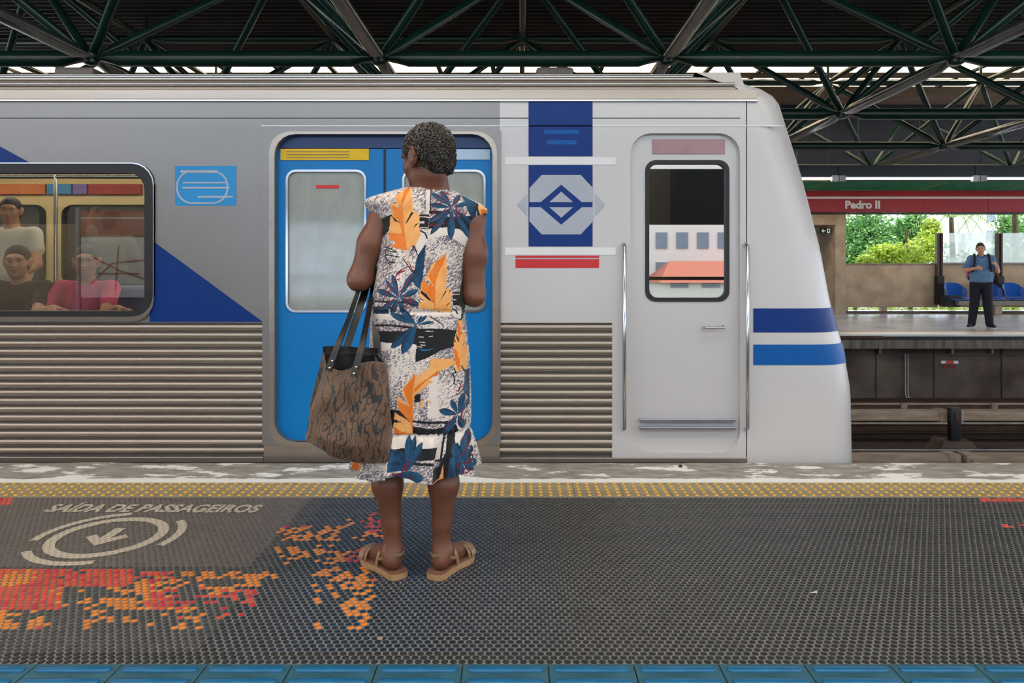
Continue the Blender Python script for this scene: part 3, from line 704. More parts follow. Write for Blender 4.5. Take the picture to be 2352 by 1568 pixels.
# lighting duct with fluorescent tubes
DT = 13.0
ZD0, ZD1 = GZ(405, DT), GZ(379, DT)
du = thing('lighting_duct', (0, DT+.1, ZD0), 'dark steel lighting duct running along above the far platform edge', 'duct')
for k in range(12):
    xa = GX(1925, DT)-5*2.46+k*2.46; MB().box(xa+.004, xa+2.456, DT, DT+.22, ZD0, ZD1, bev=.006).build('duct_panel', M['dark_beam'], du)
emis('tube_light_far', (1, .97, .92), 15.0)
def tube_lamp(xa, xb_, y, z, label, grp):
    t = thing('fluorescent_lamp', ((xa+xb_)/2, y, z), label, 'lamp', grp)
    MB().tube([(xa+.1, y, z), (xb_-.1, y, z)], .019, 10).build('tube', M['tube_light_far' if y > 10 else 'tube_light'], t, smooth=60)
    MB().box(xb_-.1, xb_+.02, y-.03, y+.05, z-.05, z+.055, bev=.005).build('holder', M['white_paint'], t)
    MB().box(xa-.02, xa+.1, y-.03, y+.05, z-.05, z+.055, bev=.005).build('holder', M['conduit'], t)
    MB().box(xa, xb_, y-.02, y+.06, z+.03, z+.06).build('batten', M['dark_beam'], t)
zt = GZ(411, DT)
xs0 = GX(1925, DT)
names = {0: 'fluorescent tube on the far duct left of the station name, beside the train nose', 1: 'fluorescent tube on the far duct above the station name', 2: 'fluorescent tube on the far duct at the right edge'}
for k in range(3): tube_lamp(xs0+(k-1)*2.52, xs0+k*2.52-.05, DT-.07, zt, names[k], 'fluorescent tubes on the far lighting duct')
nd = thing('lighting_duct', (0, 3.2, 2.8), 'dark steel lighting duct above the near platform edge', 'duct')
for k in range(6): MB().box(-7.4+k*2.46, -7.4+(k+1)*2.46-.01, 2.9, 3.1, 2.82, 3.0, bev=.006).build('duct_panel', M['dark_beam'], nd)
for k in range(6): tube_lamp(-7.5+k*2.52, -7.5+(k+1)*2.52-.05, 3.0, 2.755, ['leftmost', 'second', 'third', 'fourth', 'fifth', 'rightmost'][k]+' fluorescent tube in the row over the near platform, counted from the left', 'fluorescent tubes over the near platform')
gb = MB().box(-12, 18, 15.9, 16.1, GZ(437, 16), GZ(417, 16)).build('trim_1', M['green_beam']); tag(gb, kind='structure', label='green steel beam above the red fascia')
for a, b_ in ((1855, 1912), (2110, 2180), (2310, 2360)):
    p0, p1 = P(a, 436, 15.8), P(b_, 415, 13.6); MB().tube([p0, p1], .03, 8).build('brace', M['green_beam'], gb, smooth=60)

# ------------------------------------------------------------------ roof: deck, skylights, space frame
ZR = 1.1+4.3
def deck(name, y0, y1, mat_, label):
    n_ = int((y1-y0)/.045); V_ = []; prof = [0, 0, .04, .04]
    for i in range(n_+1):
        y = y0+(y1-y0)*i/n_; V_ += [(XL, y, ZR+prof[i % 4]), (XR, y, ZR+prof[i % 4])]
    o = MB().add(V_, [(2*i, 2*i+1, 2*i+3, 2*i+2) for i in range(n_)]).build(name, M[mat_]); return tag(o, label, kind='structure')
deck('ceiling', 2.0, 14.85, 'deck_dark', 'dark corrugated roof deck'); deck('ceiling_strip', 15.75, 16.2, 'deck_brown', 'brown roof strip between skylights'); deck('ceiling_far', 16.95, 19.2, 'deck_brown', 'brown corrugated roof deck above the far wall')
deck('ceiling_back', -4.0, -.6, 'deck_dark', 'dark corrugated roof deck behind the camera')
for k, (ya, yb) in enumerate(((14.85, 15.75), (16.2, 16.95), (-.6, 2.0))):
    wdw = thing('window_%d' % (k+1), (0, ya, ZR), kind='structure'); wdw['label'] = 'row of translucent warm white roof skylight sheets'
    for i in range(-26, 27):
        xx = i*1.15
        MB().box(xx-.53, xx+.53, ya, yb, ZR+.01, ZR+.02).build('skylight_sheet', M['skylight' if k < 2 else 'skylight_white'], wdw)
        MB().box(xx+.53, xx+.62, ya, yb, ZR-.03, ZR+.05).build('glazing_bar', M['deck_dark'], wdw)
d1, sx_, sy_, zb_, zt_ = 8.0, 3.19, 2.83, 1.1+2.336, 1.1+3.91
X0 = 7.5/F*d1+sx_/2
fr = thing('space_frame', (0, d1, zb_), 'dark green tubular steel space frame carrying the station roof', 'roof frame')
def pipe_mesh(Lg, r, name, m):
    ts = [0, .05, .12, .22, .32]; pts, rr_, fl_ = [], [], []
    for t in ts: pts.append((t, 0, 0)); q_ = min(1, t/.32); rr_.append(r*(.45+.55*q_)); fl_.append(.25+.75*q_)
    pts += [(Lg/2, 0, 0)]; rr_ += [r]; fl_ += [1]
    for t in ts[::-1]: pts.append((Lg-t, 0, 0)); q_ = min(1, t/.32); rr_.append(r*(.45+.55*q_)); fl_.append(.25+.75*q_)
    return MB().tube(pts, rr_, 12, flat=fl_).mesh(name, m, 60)
PM = {}
def pipe(name, a, b_, r, m):
    a, b_ = Vector(a), Vector(b_); d = b_-a; key = (name, round(d.length, 2))
    if key not in PM: PM[key] = pipe_mesh(d.length, r, name, m)
    o = link(name, PM[key], fr, a-fr.location); o.rotation_mode = 'QUATERNION'; o.rotation_quaternion = d.to_track_quat('X', 'Z'); return o
hub = MB().lathe([(.05, -.07), (.085, -.05), (.085, .05), (.05, .07)], (0, 0, 0), 2, 12).mesh('node_hub', M['green_pipe'], 40)
NI, NJ = range(-5, 5), range(-1, 4)
bx = lambda i: X0+(i-0)*sx_
for j in NJ:
    y = d1+j*sy_
    for i in NI:
        a = Vector((bx(i), y, zb_)); link('node_hub', hub, fr, a-fr.location)
        if i < 4: pipe('chord', a, (bx(i+1), y, zb_), .088, M['green_pipe'])
        if j < 3: pipe('cross_chord', a, (bx(i), y+sy_, zb_), .072, M['grey_pipe'])
        for di in (-.5, .5):
            for dj in (-.5, .5):
                if -1 <= j+dj: pipe('diagonal', a, (bx(i)+di*sx_, y+dj*sy_, zt_), .05, M['green_pipe'])
        if i < 4 and j < 3:
            t = Vector((bx(i)+sx_/2, y+sy_/2, zt_)); link('node_hub', hub, fr, t-fr.location)
            if i < 3: pipe('top_chord', t, t+Vector((sx_, 0, 0)), .07, M['green_pipe'])
            if j < 2: pipe('top_cross_chord', t, t+Vector((0, sy_, 0)), .05, M['green_pipe'])
            MB().tube([t, t+Vector((0, 0, ZR-zt_))], .03, 8).build('purlin_post', M['green_pipe'], fr, smooth=60)

# ------------------------------------------------------------------ outside: garden beyond the far wall, street behind the camera
gd = MB().box(-40, 60, 20, 80, -1.2, -1.0).build('floor_garden', M['earth']); tag(gd, kind='structure')
def foliage(blobs, n, size, mat_, name, parent, seed):
    r = np.random.default_rng(seed); Vs = []
    for (c, rad) in blobs:
        c = np.array(c); rad = np.array(rad); m = int(n*np.prod(rad)**(1/3))
        d = r.normal(size=(m, 3)); d /= np.linalg.norm(d, axis=1)[:, None]; p = c+d*rad*(r.random((m, 1))**.45)*(1+.15*r.normal(size=(m, 1)))
        a = r.normal(size=(m, 3)); a[:, 2] *= .6; a /= np.linalg.norm(a, axis=1)[:, None]; b = np.cross(a, d+.6*r.normal(size=(m, 3))); b /= np.linalg.norm(b, axis=1)[:, None]+1e-9
        s = size*(.6+.8*r.random((m, 1))); Vs.append(np.stack([p-a*s, p+b*s*.42, p+a*s, p-b*s*.42], 1))
    V_ = np.concatenate(Vs); Q = np.arange(len(V_)*4, dtype=np.int32).reshape(-1, 4)
    base = np.array(parent.location); return tag(link(name, np_mesh(name, V_.reshape(-1, 3)-base, Q, M[mat_], False), parent), kind='stuff')
def tree(name, label, cat, base, blobs, n, size, mat_, seed, trunk_r=.06):
    t = thing(name, base, label, cat, 'greenery beyond the far wall')
    foliage(blobs, n, size, mat_, 'foliage', t, seed)
    top = max(b_[0][2] for b_ in blobs); bl = blobs[0][0]
    MB().tube([base, ((base[0]+bl[0])/2+.1, base[1], (base[2]+top)/2), (bl[0], bl[1], top)], [trunk_r*1.3, trunk_r, trunk_r*.4], 8).build('trunk', M['bark'], t, smooth=60)
    for b_ in blobs[1:]: MB().tube([((base[0]+bl[0])/2+.1, base[1], (base[2]+top)/2-.3), b_[0]], [trunk_r*.6, trunk_r*.2], 6).build('branch', M['bark'], t, smooth=60)
def B(px, py, d, rx, rz): p = P(px, py, d); return ((p.x, p.y, p.z), (rx, rx*.8, rz))
tree('leafy_tree', 'tall dark green leafy tree beside the concrete column', 'tree', (GX(1960, 23), 23, -1), [B(1960, 560, 23, .9, .8), B(1990, 520, 23.3, .8, .6), B(1945, 600, 22.6, .9, .7), B(2070, 545, 24, .8, .8), B(2030, 590, 23, .8, .7), B(2100, 520, 24, .5, .5)], 2600, .072, 'leaf_dark', 1)
tree('leafy_bush', 'bright lime green bush in the open gap left of the glass screen', 'bush', (GX(2090, 21), 21, -1), [B(2080, 590, 21, .65, .45), B(2130, 575, 21.3, .5, .55), B(2030, 580, 21.2, .45, .25), B(1990, 600, 21, .3, .2), B(2140, 530, 21.8, .3, .4)], 2600, .062, 'leaf_lime', 2)
tree('leafy_tree', 'dark leafy tree seen through the glass screens at right', 'tree', (GX(2330, 24), 24, -1), [B(2330, 600, 24, 1.0, .8), B(2380, 540, 24, .9, 1.0), B(2230, 612, 23, 1.0, .45), B(2320, 520, 25, .5, .6), B(2440, 600, 23, 1, .9)], 1700, .075, 'leaf_dark', 3)
hd = thing('low_hedge', (GX(2150, 20.6), 20.6, -1), 'low mixed hedge showing through the slot under the parapet', 'hedge', 'greenery beyond the far wall')
foliage([((GX(1950+60*k, 20.8), 20.8, -.1), (.5, .4, .75)) for k in range(9)], 420, .08, 'leaf_lime', 'foliage', hd, 5)
def palm(px, py, d, n, Lf, label, seed):
    p = P(px, py, d); r = random.Random(seed); t = thing('palm_tree', (p.x, p.y, -1), label, 'palm', 'greenery beyond the far wall')
    MB().tube([(p.x, p.y, -1), (p.x+.05, p.y, p.z*.5), (p.x, p.y, p.z)], [.11, .09, .07], 8).build('trunk', M['bark'], t, smooth=60)
    for k in range(n):
        a = 2*math.pi*k/n+r.random()*.4; up = .5+.5*r.random(); mb = MB(); prev = None; pts = []
        for i in range(9):
            s_ = i/8; pts.append(Vector((p.x+math.cos(a)*Lf*s_, p.y+math.sin(a)*Lf*s_*.6, p.z+Lf*(up*s_-1.25*s_*s_))))
        mb.tube(pts, [.015*(1-.8*i/8) for i in range(9)], 5)
        for i in range(1, 26):
            s_ = i/26*7.99; j = int(s_); q_ = pts[j].lerp(pts[j+1], s_-j); tg = (pts[j+1]-pts[j]).normalized(); sd = tg.cross(Vector((0, 0, 1))).normalized()
            for sg_ in (-1, 1):
                tip = q_+(sd*sg_*.8+tg*.5+Vector((0, 0, -.45))).normalized()*.34*math.sin(math.pi*(.15+.8*i/26)); w_ = tg*.013
                mb.add([q_-w_, q_+w_, tip], [(0, 1, 2)])
        mb.build('frond', M['leaf_palm'], t)
palm(2185, 500, 23, 9, 1.7, 'thin palm with drooping fronds above the glass screen', 3); palm(2330, 470, 22.5, 11, 1.9, 'palm with long hanging fronds at the right edge of the opening', 4)
def tower(name, label, x, y, w, dep, h, cols, rows, roof=False):
    t = thing(name, (x, y, -1), label, 'building', 'city buildings')
    MB().box(x-w/2, x+w/2, y-dep/2, y+dep/2, -1, h).build('wall_block', M['facade'], t)
    fy = y-dep/2 if y > 0 else y+dep/2; sgn = -1 if y > 0 else 1
    me = MB().box(-w/cols*.28, w/cols*.28, -.06, .06, -h/rows*.27, h/rows*.27).mesh('window_pane', M['facade_pane'])
    for i in range(cols):
        for j in range(rows): link('window_pane', me, t, (-w/2+w*(i+.5)/cols, fy+sgn*.03-y, 1+h*(j+.5)/rows))
    if roof: MB().add([(x-w/2-.3, y-dep/2-.3, h), (x+w/2+.3, y-dep/2-.3, h), (x+w/2+.3, y+dep/2+.3, h), (x-w/2-.3, y+dep/2+.3, h), (x-w/2+1, y, h+1.4), (x+w/2-1, y, h+1.4)], [(0, 1, 5, 4), (1, 2, 5), (2, 3, 4, 5), (3, 0, 4), (0, 1, 2, 3)]).build('roof', M['roof_tile'], t)
tower('apartment_tower', 'pale apartment tower rising behind the palms', GX(2262, 70), 70, 2.8, 4, 14, 2, 8)
# behind the camera: parapet, posts, street buildings and information board (all mirrored in the train)
wb = thing('wall_back', (0, -2.3, 0), kind='structure'); wb['label'] = 'concrete parapet with long openings behind the camera'
for k in range(12): MB().box(-24+k*4.01, -24+k*4.01+4, -2.4, -2.2, 0, .69, bev=.01).build('parapet_panel', M['concrete_brown'], wb)
MB().box(-24, 24, -2.4, -2.25, 1.78, 2.6).build('lintel', M['dark_beam'], wb)
for xx in (-12.0, -8.0): MB().box(xx+.05, xx+3.95, -2.4, -2.25, .69, 1.78, bev=.01).build('wall_panel', M['concrete_brown'], wb)
for k in range(13): MB().box(-24.06+k*4.01, -23.94+k*4.01, -2.42, -2.3, .69, 5.3).build('post', M['black_steel'], wb)
for xx in (4.1,): MB().tube([(xx, -2.35, 1.75), (xx+.42, -2.35, .72)], .045, 8).build('brace', M['black_steel'], wb)
MB().box(-24, 24, -2.4, -2.3, .95, 1.0).build('handrail', M['black_steel'], wb)
gd = MB().box(-80, 80, -90, -2.6, -5.2, -5.0).build('floor_street', M['earth']); tag(gd, kind='structure')
tower('apartment_tower', 'tall pale apartment tower across the street, mirrored in the cab window', 11, -48, 9, 8, 26, 6, 12)
tower('street_house', 'cream house with red tiled roof across the street, mirrored in the cab window', 15, -40, 12, 6, .3, 6, 3, True)
ib = thing('map_board', (-5.8, -2.0, 0), 'white network map board with red header behind the camera, mirrored in the train window', 'map board')
MB().box(-6.35, -5.2, -2.06, -2.0, 1.6, 1.95, bev=.008).build('header', M['sign_red'], ib); MB().box(-6.35, -5.2, -2.06, -2.0, .7, 1.57, bev=.008).build('map_panel', M['white_paint'], ib)
MB().box(-6.35, -5.2, -2.0, -1.994, 1.84, 1.86).build('white_line', M['white_paint'], ib)
for a in ([(-6.2, .9), (-5.9, 1.2), (-5.4, 1.25)], [(-6.2, 1.3), (-5.8, 1.1), (-5.35, .95)], [(-5.85, .8), (-5.8, 1.45)], [(-6.1, 1.05), (-5.5, 1.05)]):
    MB().tube([(q_[0], -1.995, q_[1]) for q_ in a], .008, 5).build('map_line', M['sign_red'], ib)
for xx in (-6.4, -5.15): MB().box(xx-.03, xx+.03, -2.06, -2.0, 0, 2.0, bev=.006).build('post', M['conduit'], ib)

# ------------------------------------------------------------------ the train
TY = 4.2
tx = lambda px: GX(px, TY)
tz = lambda py: GZ(py, TY)
pm('train_skin', rgb(138, 135, 133), .36, metal=.6, var=.06, scale=1.2, stretch=(.4, 1, 3))
pm('train_white', rgb(202, 200, 200), .32, metal=.1, var=.03, scale=1)
pm('train_rib', rgb(166, 154, 142), .3, metal=.75, var=.08, scale=2, stretch=(.3, 1, 6))
pm('train_dark', rgb(96, 92, 90), .5, metal=.5)
pm('train_blue', rgb(0, 50, 124), .4, var=.04, spec=.25); pm('train_azure', rgb(0, 122, 196), .4, var=.06, scale=1.5, spec=.3); pm('train_sky', rgb(0, 88, 166), .4, var=.04, spec=.25)
pm('door_header', rgb(0, 52, 108), .4); pm('ad_yellow', rgb(228, 186, 0), .5, var=.05); pm('label_pale', rgb(176, 200, 224), .5); pm('train_red', rgb(204, 34, 34), .4, var=.05)
pm('gasket', rgb(22, 22, 24), .5); pm('chrome', rgb(200, 202, 205), .18, metal=1., var=.03); pm('sticker_blue', rgb(10, 140, 206), .4, var=.05)
pm('cabin_cream', rgb(222, 200, 150), .55, var=.06, scale=2); pm('cabin_floor', rgb(90, 88, 86), .6); pm('cabin_seat', rgb(36, 70, 120), .5)
pm('logo_pale', rgb(170, 178, 190), .45, var=.04)
pm('poster_red', rgb(168, 60, 56), .6); pm('poster_orange', rgb(214, 120, 60), .6); pm('poster_blue', rgb(70, 140, 200), .6); pm('poster_violet', rgb(130, 110, 180), .6); pm('poster_white', rgb(220, 220, 218), .6)
T = thing('metro_train', (0, TY, 0), 'silver metro train with blue doors passing behind the waiting woman', 'train')
X0T = tx(-1700)
def sidep(name, px0, px1, py0, py1, m, y0=TY, th=.045, holes=()):
    return MB().plate([(tx(px0), tz(py1)), (tx(px1), tz(py1)), (tx(px1), tz(py0)), (tx(px0), tz(py0))], holes, y0, y0+th).build(name, M[m], T)
win = rrect(tx(-330), tx(344), tz(719), tz(380), .11)
sidep('side_panel', -1700, 606, 205, 741, 'train_skin', holes=[win])
sidep('side_panel', 606, 1148, 205, 306, 'train_skin'); sidep('side_panel', 1148, 1406, 205, 741, 'train_white')
cab_hole = rrect(tx(1448), tx(1700), tz(1040), tz(306), .12)
cs = sidep('cab_side_panel', 1406, 1716, 205, 1061, 'train_white', holes=[cab_hole])
for a, b_ in ((-1700, 606), (1148, 1406)):
    sidep('skirt_panel', a, b_, 741, 1061, 'train_dark', y0=TY+.012)
    prof = [(0, -.019), (-.010, -.015), (-.0145, -.005), (-.0145, .005), (-.010, .015), (0, .019)]
    for k in range(16):
        zc = tz(752+k*18.9); MB().plate([(TY+.012+p_[0], zc+p_[1]*1.02) for p_ in prof], [], tx(a), tx(b_), 'x').build('rib', M['train_rib'], T, smooth=60)
MB().box(X0T, tx(606), TY-.008, TY+.02, tz(1062), tz(1048), bev=.004).box(tx(606), tx(1148), TY-.008, TY+.05, tz(1062), tz(1016), bev=.004).box(tx(1148), tx(1716), TY-.008, TY+.02, tz(1062), tz(1050), bev=.004).build('sill', M['train_rib'], T)
for a, b_, nm in ((205, 228, 0), (228, 234, 1)):
    MB().box(X0T, tx(1740), TY-(.012 if nm else .002), TY+.02, tz(b_), tz(a)-.002, bev=.003).build(['cornice', 'gutter'][nm], M[['train_rib', 'chrome'][nm]], T)
MB().box(X0T, tx(1700), TY-.0015, TY+.01, tz(272.2), tz(270.2)).build('seam', M['gasket'], T)
MB().box(tx(600), tx(1800), TY-.0025, TY+.01, tz(290.5), tz(288)).build('drip_line', M['white_paint'], T)
# roof
prof = [(4.2, 2.145), (4.225, 2.16), (4.24, 2.20), (4.30, 2.215), (4.33, 2.25), (4.42, 2.262), (4.5, 2.29), (4.8, 2.35), (5.6, 2.41), (6.4, 2.35), (6.9, 2.25), (7.0, 2.14), (7.0, 2.1), (4.2, 2.1)]
MB().plate(prof, [], X0T, tx(1700), 'x').build('roof', M['train_rib'], T)
for y_, z_ in ((4.225, 2.185), (4.31, 2.24), (4.4, 2.275), (4.46, 2.30)): MB().tube([(X0T, y_, z_), (tx(1690), y_, z_)], .010, 8).build('roof_rail', M['chrome'], T, smooth=60)
for a, b_ in ((1235, 1330), (20, 120)): MB().box(tx(a), tx(b_), 4.6, 5.6, 2.3, 2.395, bev=.02).build('roof_unit', M['train_dark'], T)
# nose
TAB = [(-.6, 2.02), (GZ(1060, 4.3), 2.02), (GZ(900, 4.3), 2.012), (GZ(800, 4.3), 1.968), (GZ(700, 4.3), 1.892), (GZ(560, 4.3), 1.822), (GZ(400, 4.3), 1.715), (GZ(215, 4.3), 1.565), (2.3, 1.5)]
def xf(z): return float(np.interp(z, [t[0] for t in TAB], [t[1] for t in TAB]))
def nose_row(z, xs, off=0., ins=0., half=False):
    f_, r = xf(z)-ins, .26; f_ += off; yn = TY+ins*.6-off; yf = 7.0-ins*.6+off
    pts = [(xs, yn, z)]
    for k in range(9): a = math.radians(-90+90*k/8); pts.append((f_-r+r*math.cos(a), yn+r+r*math.sin(a), z))
    for k in range(1, 8): t = k/8; pts.append((f_+.10*math.sin(math.pi*t), yn+r+(yf-yn-2*r)*t, z))
    for k in range(9): a = math.radians(90*k/8); pts.append((f_-r+r*math.cos(a), yf-r+r*math.sin(a), z))
    pts.append((xs, yf, z)); return pts
def nose_loft(rows, closed_top=False):
    mb = MB(); n_ = len(rows[0])
    for r in rows: mb.v += r
    for i in range(len(rows)-1):
        for j in range(n_-1): mb.f.append((i*n_+j, i*n_+j+1, (i+1)*n_+j+1, (i+1)*n_+j)); mb.m.append(0)
    if closed_top: mb.f.append(tuple((len(rows)-1)*n_+j for j in range(n_))); mb.m.append(0)
    return mb
xs = tx(1714)
zz = list(np.linspace(-.6, 2.1, 36)); rows = [nose_row(z, xs) for z in zz]+[nose_row(2.14, xs, ins=.015), nose_row(2.18, xs, ins=.05), nose_row(2.22, xs, ins=.12), nose_row(2.28, xs, ins=.2)]
nose_loft(rows, True).build('cab_nose', M['train_white'], T, smooth=50)
for (pa, pb, m) in ((708, 763, 'train_blue'), (791, 838, 'train_sky')):
    z1_, z0_ = GZ(pa, 4.2), GZ(pb, 4.2); nose_loft([nose_row(z, tx(1730), off=.003) for z in np.linspace(z0_, z1_, 6)]).build('blue_band', M[m], T, smooth=50)
wr = [[p_ for p_ in nose_row(z, xs, off=.006)[10:-10]] for z in np.linspace(1.15, 1.95, 10)]; nose_loft(wr).build('windshield', M['gasket'], T, smooth=50)
MB().box(X0T, tx(1700), 4.9, 6.4, -.9, -.35).build('underframe', M['black_steel'], T)
for xx in (-5.2, -3.2, -.6, .9):
    for y_ in (4.9, 6.5): MB().lathe([(.42, -.06), (.42, .05), (.45, .06), (.45, .08)], (xx, y_, -.895), 1, 24).build('wheel', M['rail_steel'], T, smooth=40)
# side window
wn_ = MB().plate(rrect(tx(-345), tx(356), tz(728), tz(374), .125), [rrect(tx(-322), tx(334), tz(714), tz(398), .095)], TY-.012, TY+.05).build('window_frame', M['gasket'], T)
MB().plate(rrect(tx(-345), tx(356), tz(738), tz(374), .125), [rrect(tx(-343), tx(354), tz(727), tz(376.5), .123)], TY-.016, TY+.0).build('window_trim', M['chrome'], wn_)
MB().plate(rrect(tx(-324), tx(336), tz(716), tz(396), .097), [], TY+.018, TY+.024).build('window_glass', M['train_glass'], wn_)
# diagonal livery and square sticker
MB().plate([(tx(344), tz(548)), (tx(604), tz(739)), (tx(344), tz(739))], [], TY-.002, TY+.004).build('blue_wedge', M['train_blue'], T)
MB().plate([(tx(-230), tz(212)), (tx(70), tz(374)), (tx(-345), tz(374)), (tx(-500), tz(212))], [], TY-.002, TY+.004).build('blue_wedge', M['train_blue'], T)
st = MB().box(tx(402), tx(543), TY-.002, TY+.003, tz(472), tz(381)).build('blue_sticker', M['sticker_blue'], T)
for a, b_, c_, d_ in ((415, 500, 391, 397), (420, 520, 418, 421), (420, 528, 429, 433), (455, 535, 450, 454)): MB().box(tx(a), tx(b_), TY-.0035, TY-.0015, tz(d_), tz(c_)).build('sticker_line', M['logo_pale'], st)
MB().plate(rrect(tx(405), tx(525), tz(468), tz(392), .09, 8), [rrect(tx(409), tx(521), tz(464.5), tz(395), .083, 8)], TY-.0033, TY-.0015).build('sticker_ring', M['logo_pale'], st)
# passenger door
df = MB().plate(rrect(tx(604), tx(1150), tz(1022), tz(297), .015), [rrect(tx(633), tx(1131), tz(1013), tz(309), .12)], TY-.014, TY+.07).build('door_frame', M['train_skin'], T, smooth=40)
MB().plate(rrect(tx(620), tx(1142), tz(1024), tz(303), .12), [rrect(tx(632), tx(1132), tz(1013), tz(309), .12)], TY-.017, TY+.0).build('door_trim', M['train_rib'], df)
MB().box(tx(625), tx(1140), TY+.03, TY+.06, tz(340), tz(300)).build('door_header', M['door_header'], T)
def leaf(a, b_, wa, wb):
    lf = MB().plate([(tx(a), tz(1016)), (tx(b_), tz(1016)), (tx(b_), tz(338)), (tx(a), tz(338))], [rrect(tx(wa), tx(wb), tz(715), tz(391), .05)], TY+.03, TY+.065).build('door_leaf', M['train_azure'], T)
    MB().plate(rrect(tx(wa-3), tx(wb+3), tz(718), tz(388), .057), [rrect(tx(wa+2), tx(wb-2), tz(713), tz(393), .046)], TY+.024, TY+.06).build('window_rim', M['chrome'], lf)
    MB().plate(rrect(tx(wa-1), tx(wb+1), tz(716), tz(390), .05), [], TY+.04, TY+.046).build('window_glass', M['door_glass'], lf)
    return lf
l1 = leaf(622, 879, 656, 836); l2 = leaf(884, 1140, 925, 1112)
MB().box(tx(879), tx(884), TY+.026, TY+.066, tz(1016), tz(338)).build('door_seal', M['gasket'], T)
MB().box(tx(641), tx(845), TY+.024, TY+.031, tz(366), tz(340)).build('yellow_notice', M['ad_yellow'], l1)
for a in (346, 353, 360): MB().box(tx(655), tx(800), TY+.0225, TY+.0245, tz(a+1.4), tz(a)).build('notice_line', M['train_dark'], l1)
MB().box(tx(925), tx(1125), TY+.024, TY+.031, tz(365), tz(341)).build('pale_notice', M['label_pale'], l2)
MB().box(tx(722), tx(775), TY+.036, TY+.041, tz(431), tz(423)).build('red_sticker', M['train_red'], l1)
# blue emblem column
for a, b_ in ((233, 359), (379, 566)): MB().box(tx(1214), tx(1361), TY-.0025, TY+.004, tz(b_), tz(a)).build('blue_stripe', M['train_blue'], T)
for a, b_ in ((361, 378), (568, 585)): MB().box(tx(1160), tx(1414), TY-.003, TY+.004, tz(b_), tz(a)).build('white_stripe', M['white_paint'], T)
MB().box(tx(1184), tx(1376), TY-.003, TY+.004, tz(615), tz(587)).build('red_stripe', M['train_red'], T)
MB().box(tx(1184), tx(1376), TY-.004, TY-.0025, tz(595), tz(592.5)).build('red_stripe_line', M['logo_pale'], T)
def emb(pts, m='logo_pale'): return MB().plate([(tx(a), tz(b_)) for a, b_ in pts], [], TY-.0045, TY-.002).build('emblem', M[m], T)
for sgn in (1, -1):
    F_ = lambda L: [(a, 470-sgn*(470-b_)) for a, b_ in L]
    emb(F_([(1244, 402), (1334, 402), (1362, 432), (1362, 464), (1336, 464), (1289, 424), (1242, 464), (1216, 464), (1216, 432)])); emb(F_([(1289, 440), (1316, 464), (1262, 464)]))
for a, b_ in ((1188, 1210), (1368, 1390)): emb([(a, 470), (b_, 446), (b_, 494)] if a < 1289 else [(b_, 470), (a, 446), (a, 494)])
for k, (a, b_) in enumerate(((1250, 1330), (1256, 1324))): MB().box(tx(a), tx(b_), TY-.0035, TY-.002, tz(308+24*k), tz(298+24*k)).build('stripe_caption', M['train_sky'], T)
# cab door
cd_ = MB().plate(rrect(tx(1446), tx(1702), tz(1042), tz(304), .12), [rrect(tx(1490), tx(1672), tz(687), tz(372), .05)], TY+.03, TY+.06).build('cab_door', M['train_white'], T)
MB().plate(rrect(tx(1484), tx(1678), tz(693), tz(366), .06), [rrect(tx(1493), tx(1669), tz(684), tz(375), .05)], TY+.022, TY+.04).build('window_rim', M['gasket'], cd_)
MB().plate(rrect(tx(1489), tx(1673), tz(688), tz(371), .05), [], TY+.04, TY+.046).build('window_glass', M['cab_glass'], cd_)
MB().tube([(tx(1660), TY-.0, tz(748)), (tx(1660), TY-.03, tz(752)), (tx(1620), TY-.03, tz(752)), (tx(1620), TY+.03, tz(752))], .008, 8).build('door_handle', M['chrome'], cd_, smooth=60)
pm('reflection_tint', rgb(168, 132, 140), .4); MB().box(tx(1500), tx(1668), TY+.024, TY+.031, tz(352), tz(318), bev=.002).build('top_plate', M['reflection_tint'], cd_)  # reddish reflection above the cab window, painted on as a thin tinted plate
for a in (1432, 1712): MB().tube([(tx(a), TY+.0, tz(560)), (tx(a), TY-.04, tz(566)), (tx(a), TY-.04, tz(980)), (tx(a), TY+.0, tz(986))], .011, 8).build('grab_rail', M['chrome'], T, smooth=60)
for k in range(2): MB().box(tx(1470), tx(1690), TY-.012, TY+.03, tz(962+18*k+6), tz(962+18*k), bev=.003).build('step_bar', M['chrome'], T)
# saloon inside
iw = [rrect(GX(150+k*330, 6.9), GX(430+k*330, 6.9), GZ(650, 6.9), GZ(474, 6.9), .08) for k in (-2, -1, 0, 1, 2)]
MB().plate([(X0T, .1), (.9, .1), (.9, 2.1), (X0T, 2.1)], iw, 6.86, 6.9).build('far_side_lining', M['cabin_cream'], T)
for k in (-2, -1, 0, 1, 2):
    f_ = MB().plate(rrect(GX(146+k*330, 6.85), GX(434+k*330, 6.85), GZ(654, 6.85), GZ(470, 6.85), .09), [iw[k+2]], 6.84, 6.9).build('far_window_frame', M['gasket'], T)
    MB().plate(iw[k+2], [], 6.87, 6.875).build('far_window_glass', M['train_glass'], f_)
MB().box(X0T, .9, TY+.05, 6.9, .06, .1).build('saloon_floor', M['cabin_floor'], T); MB().box(X0T, .9, TY+.05, 6.9, 2.06, 2.1).build('saloon_ceiling', M['cabin_cream'], T)
MB().box(.88, .92, TY+.05, 6.9, .1, 2.06).build('cab_bulkhead', M['cabin_cream'], T)
MB().box(X0T-.02, X0T, TY, 7.0, -.3, 2.1).build('end_wall', M['train_skin'], T); MB().box(X0T, xs, 6.95, 7.0, -.3, 2.1).build('far_side_panel', M['train_skin'], T)
for y_ in (5.0, 6.3): MB().box(X0T+.2, .7, y_-.06, y_+.06, 2.02, 2.055).build('ceiling_light', M['train_light'], T)
MB().tube([(X0T+.1, 5.9, 1.86), (.8, 5.9, 1.86)], .016, 8).build('handrail', M['chrome'], T, smooth=60)
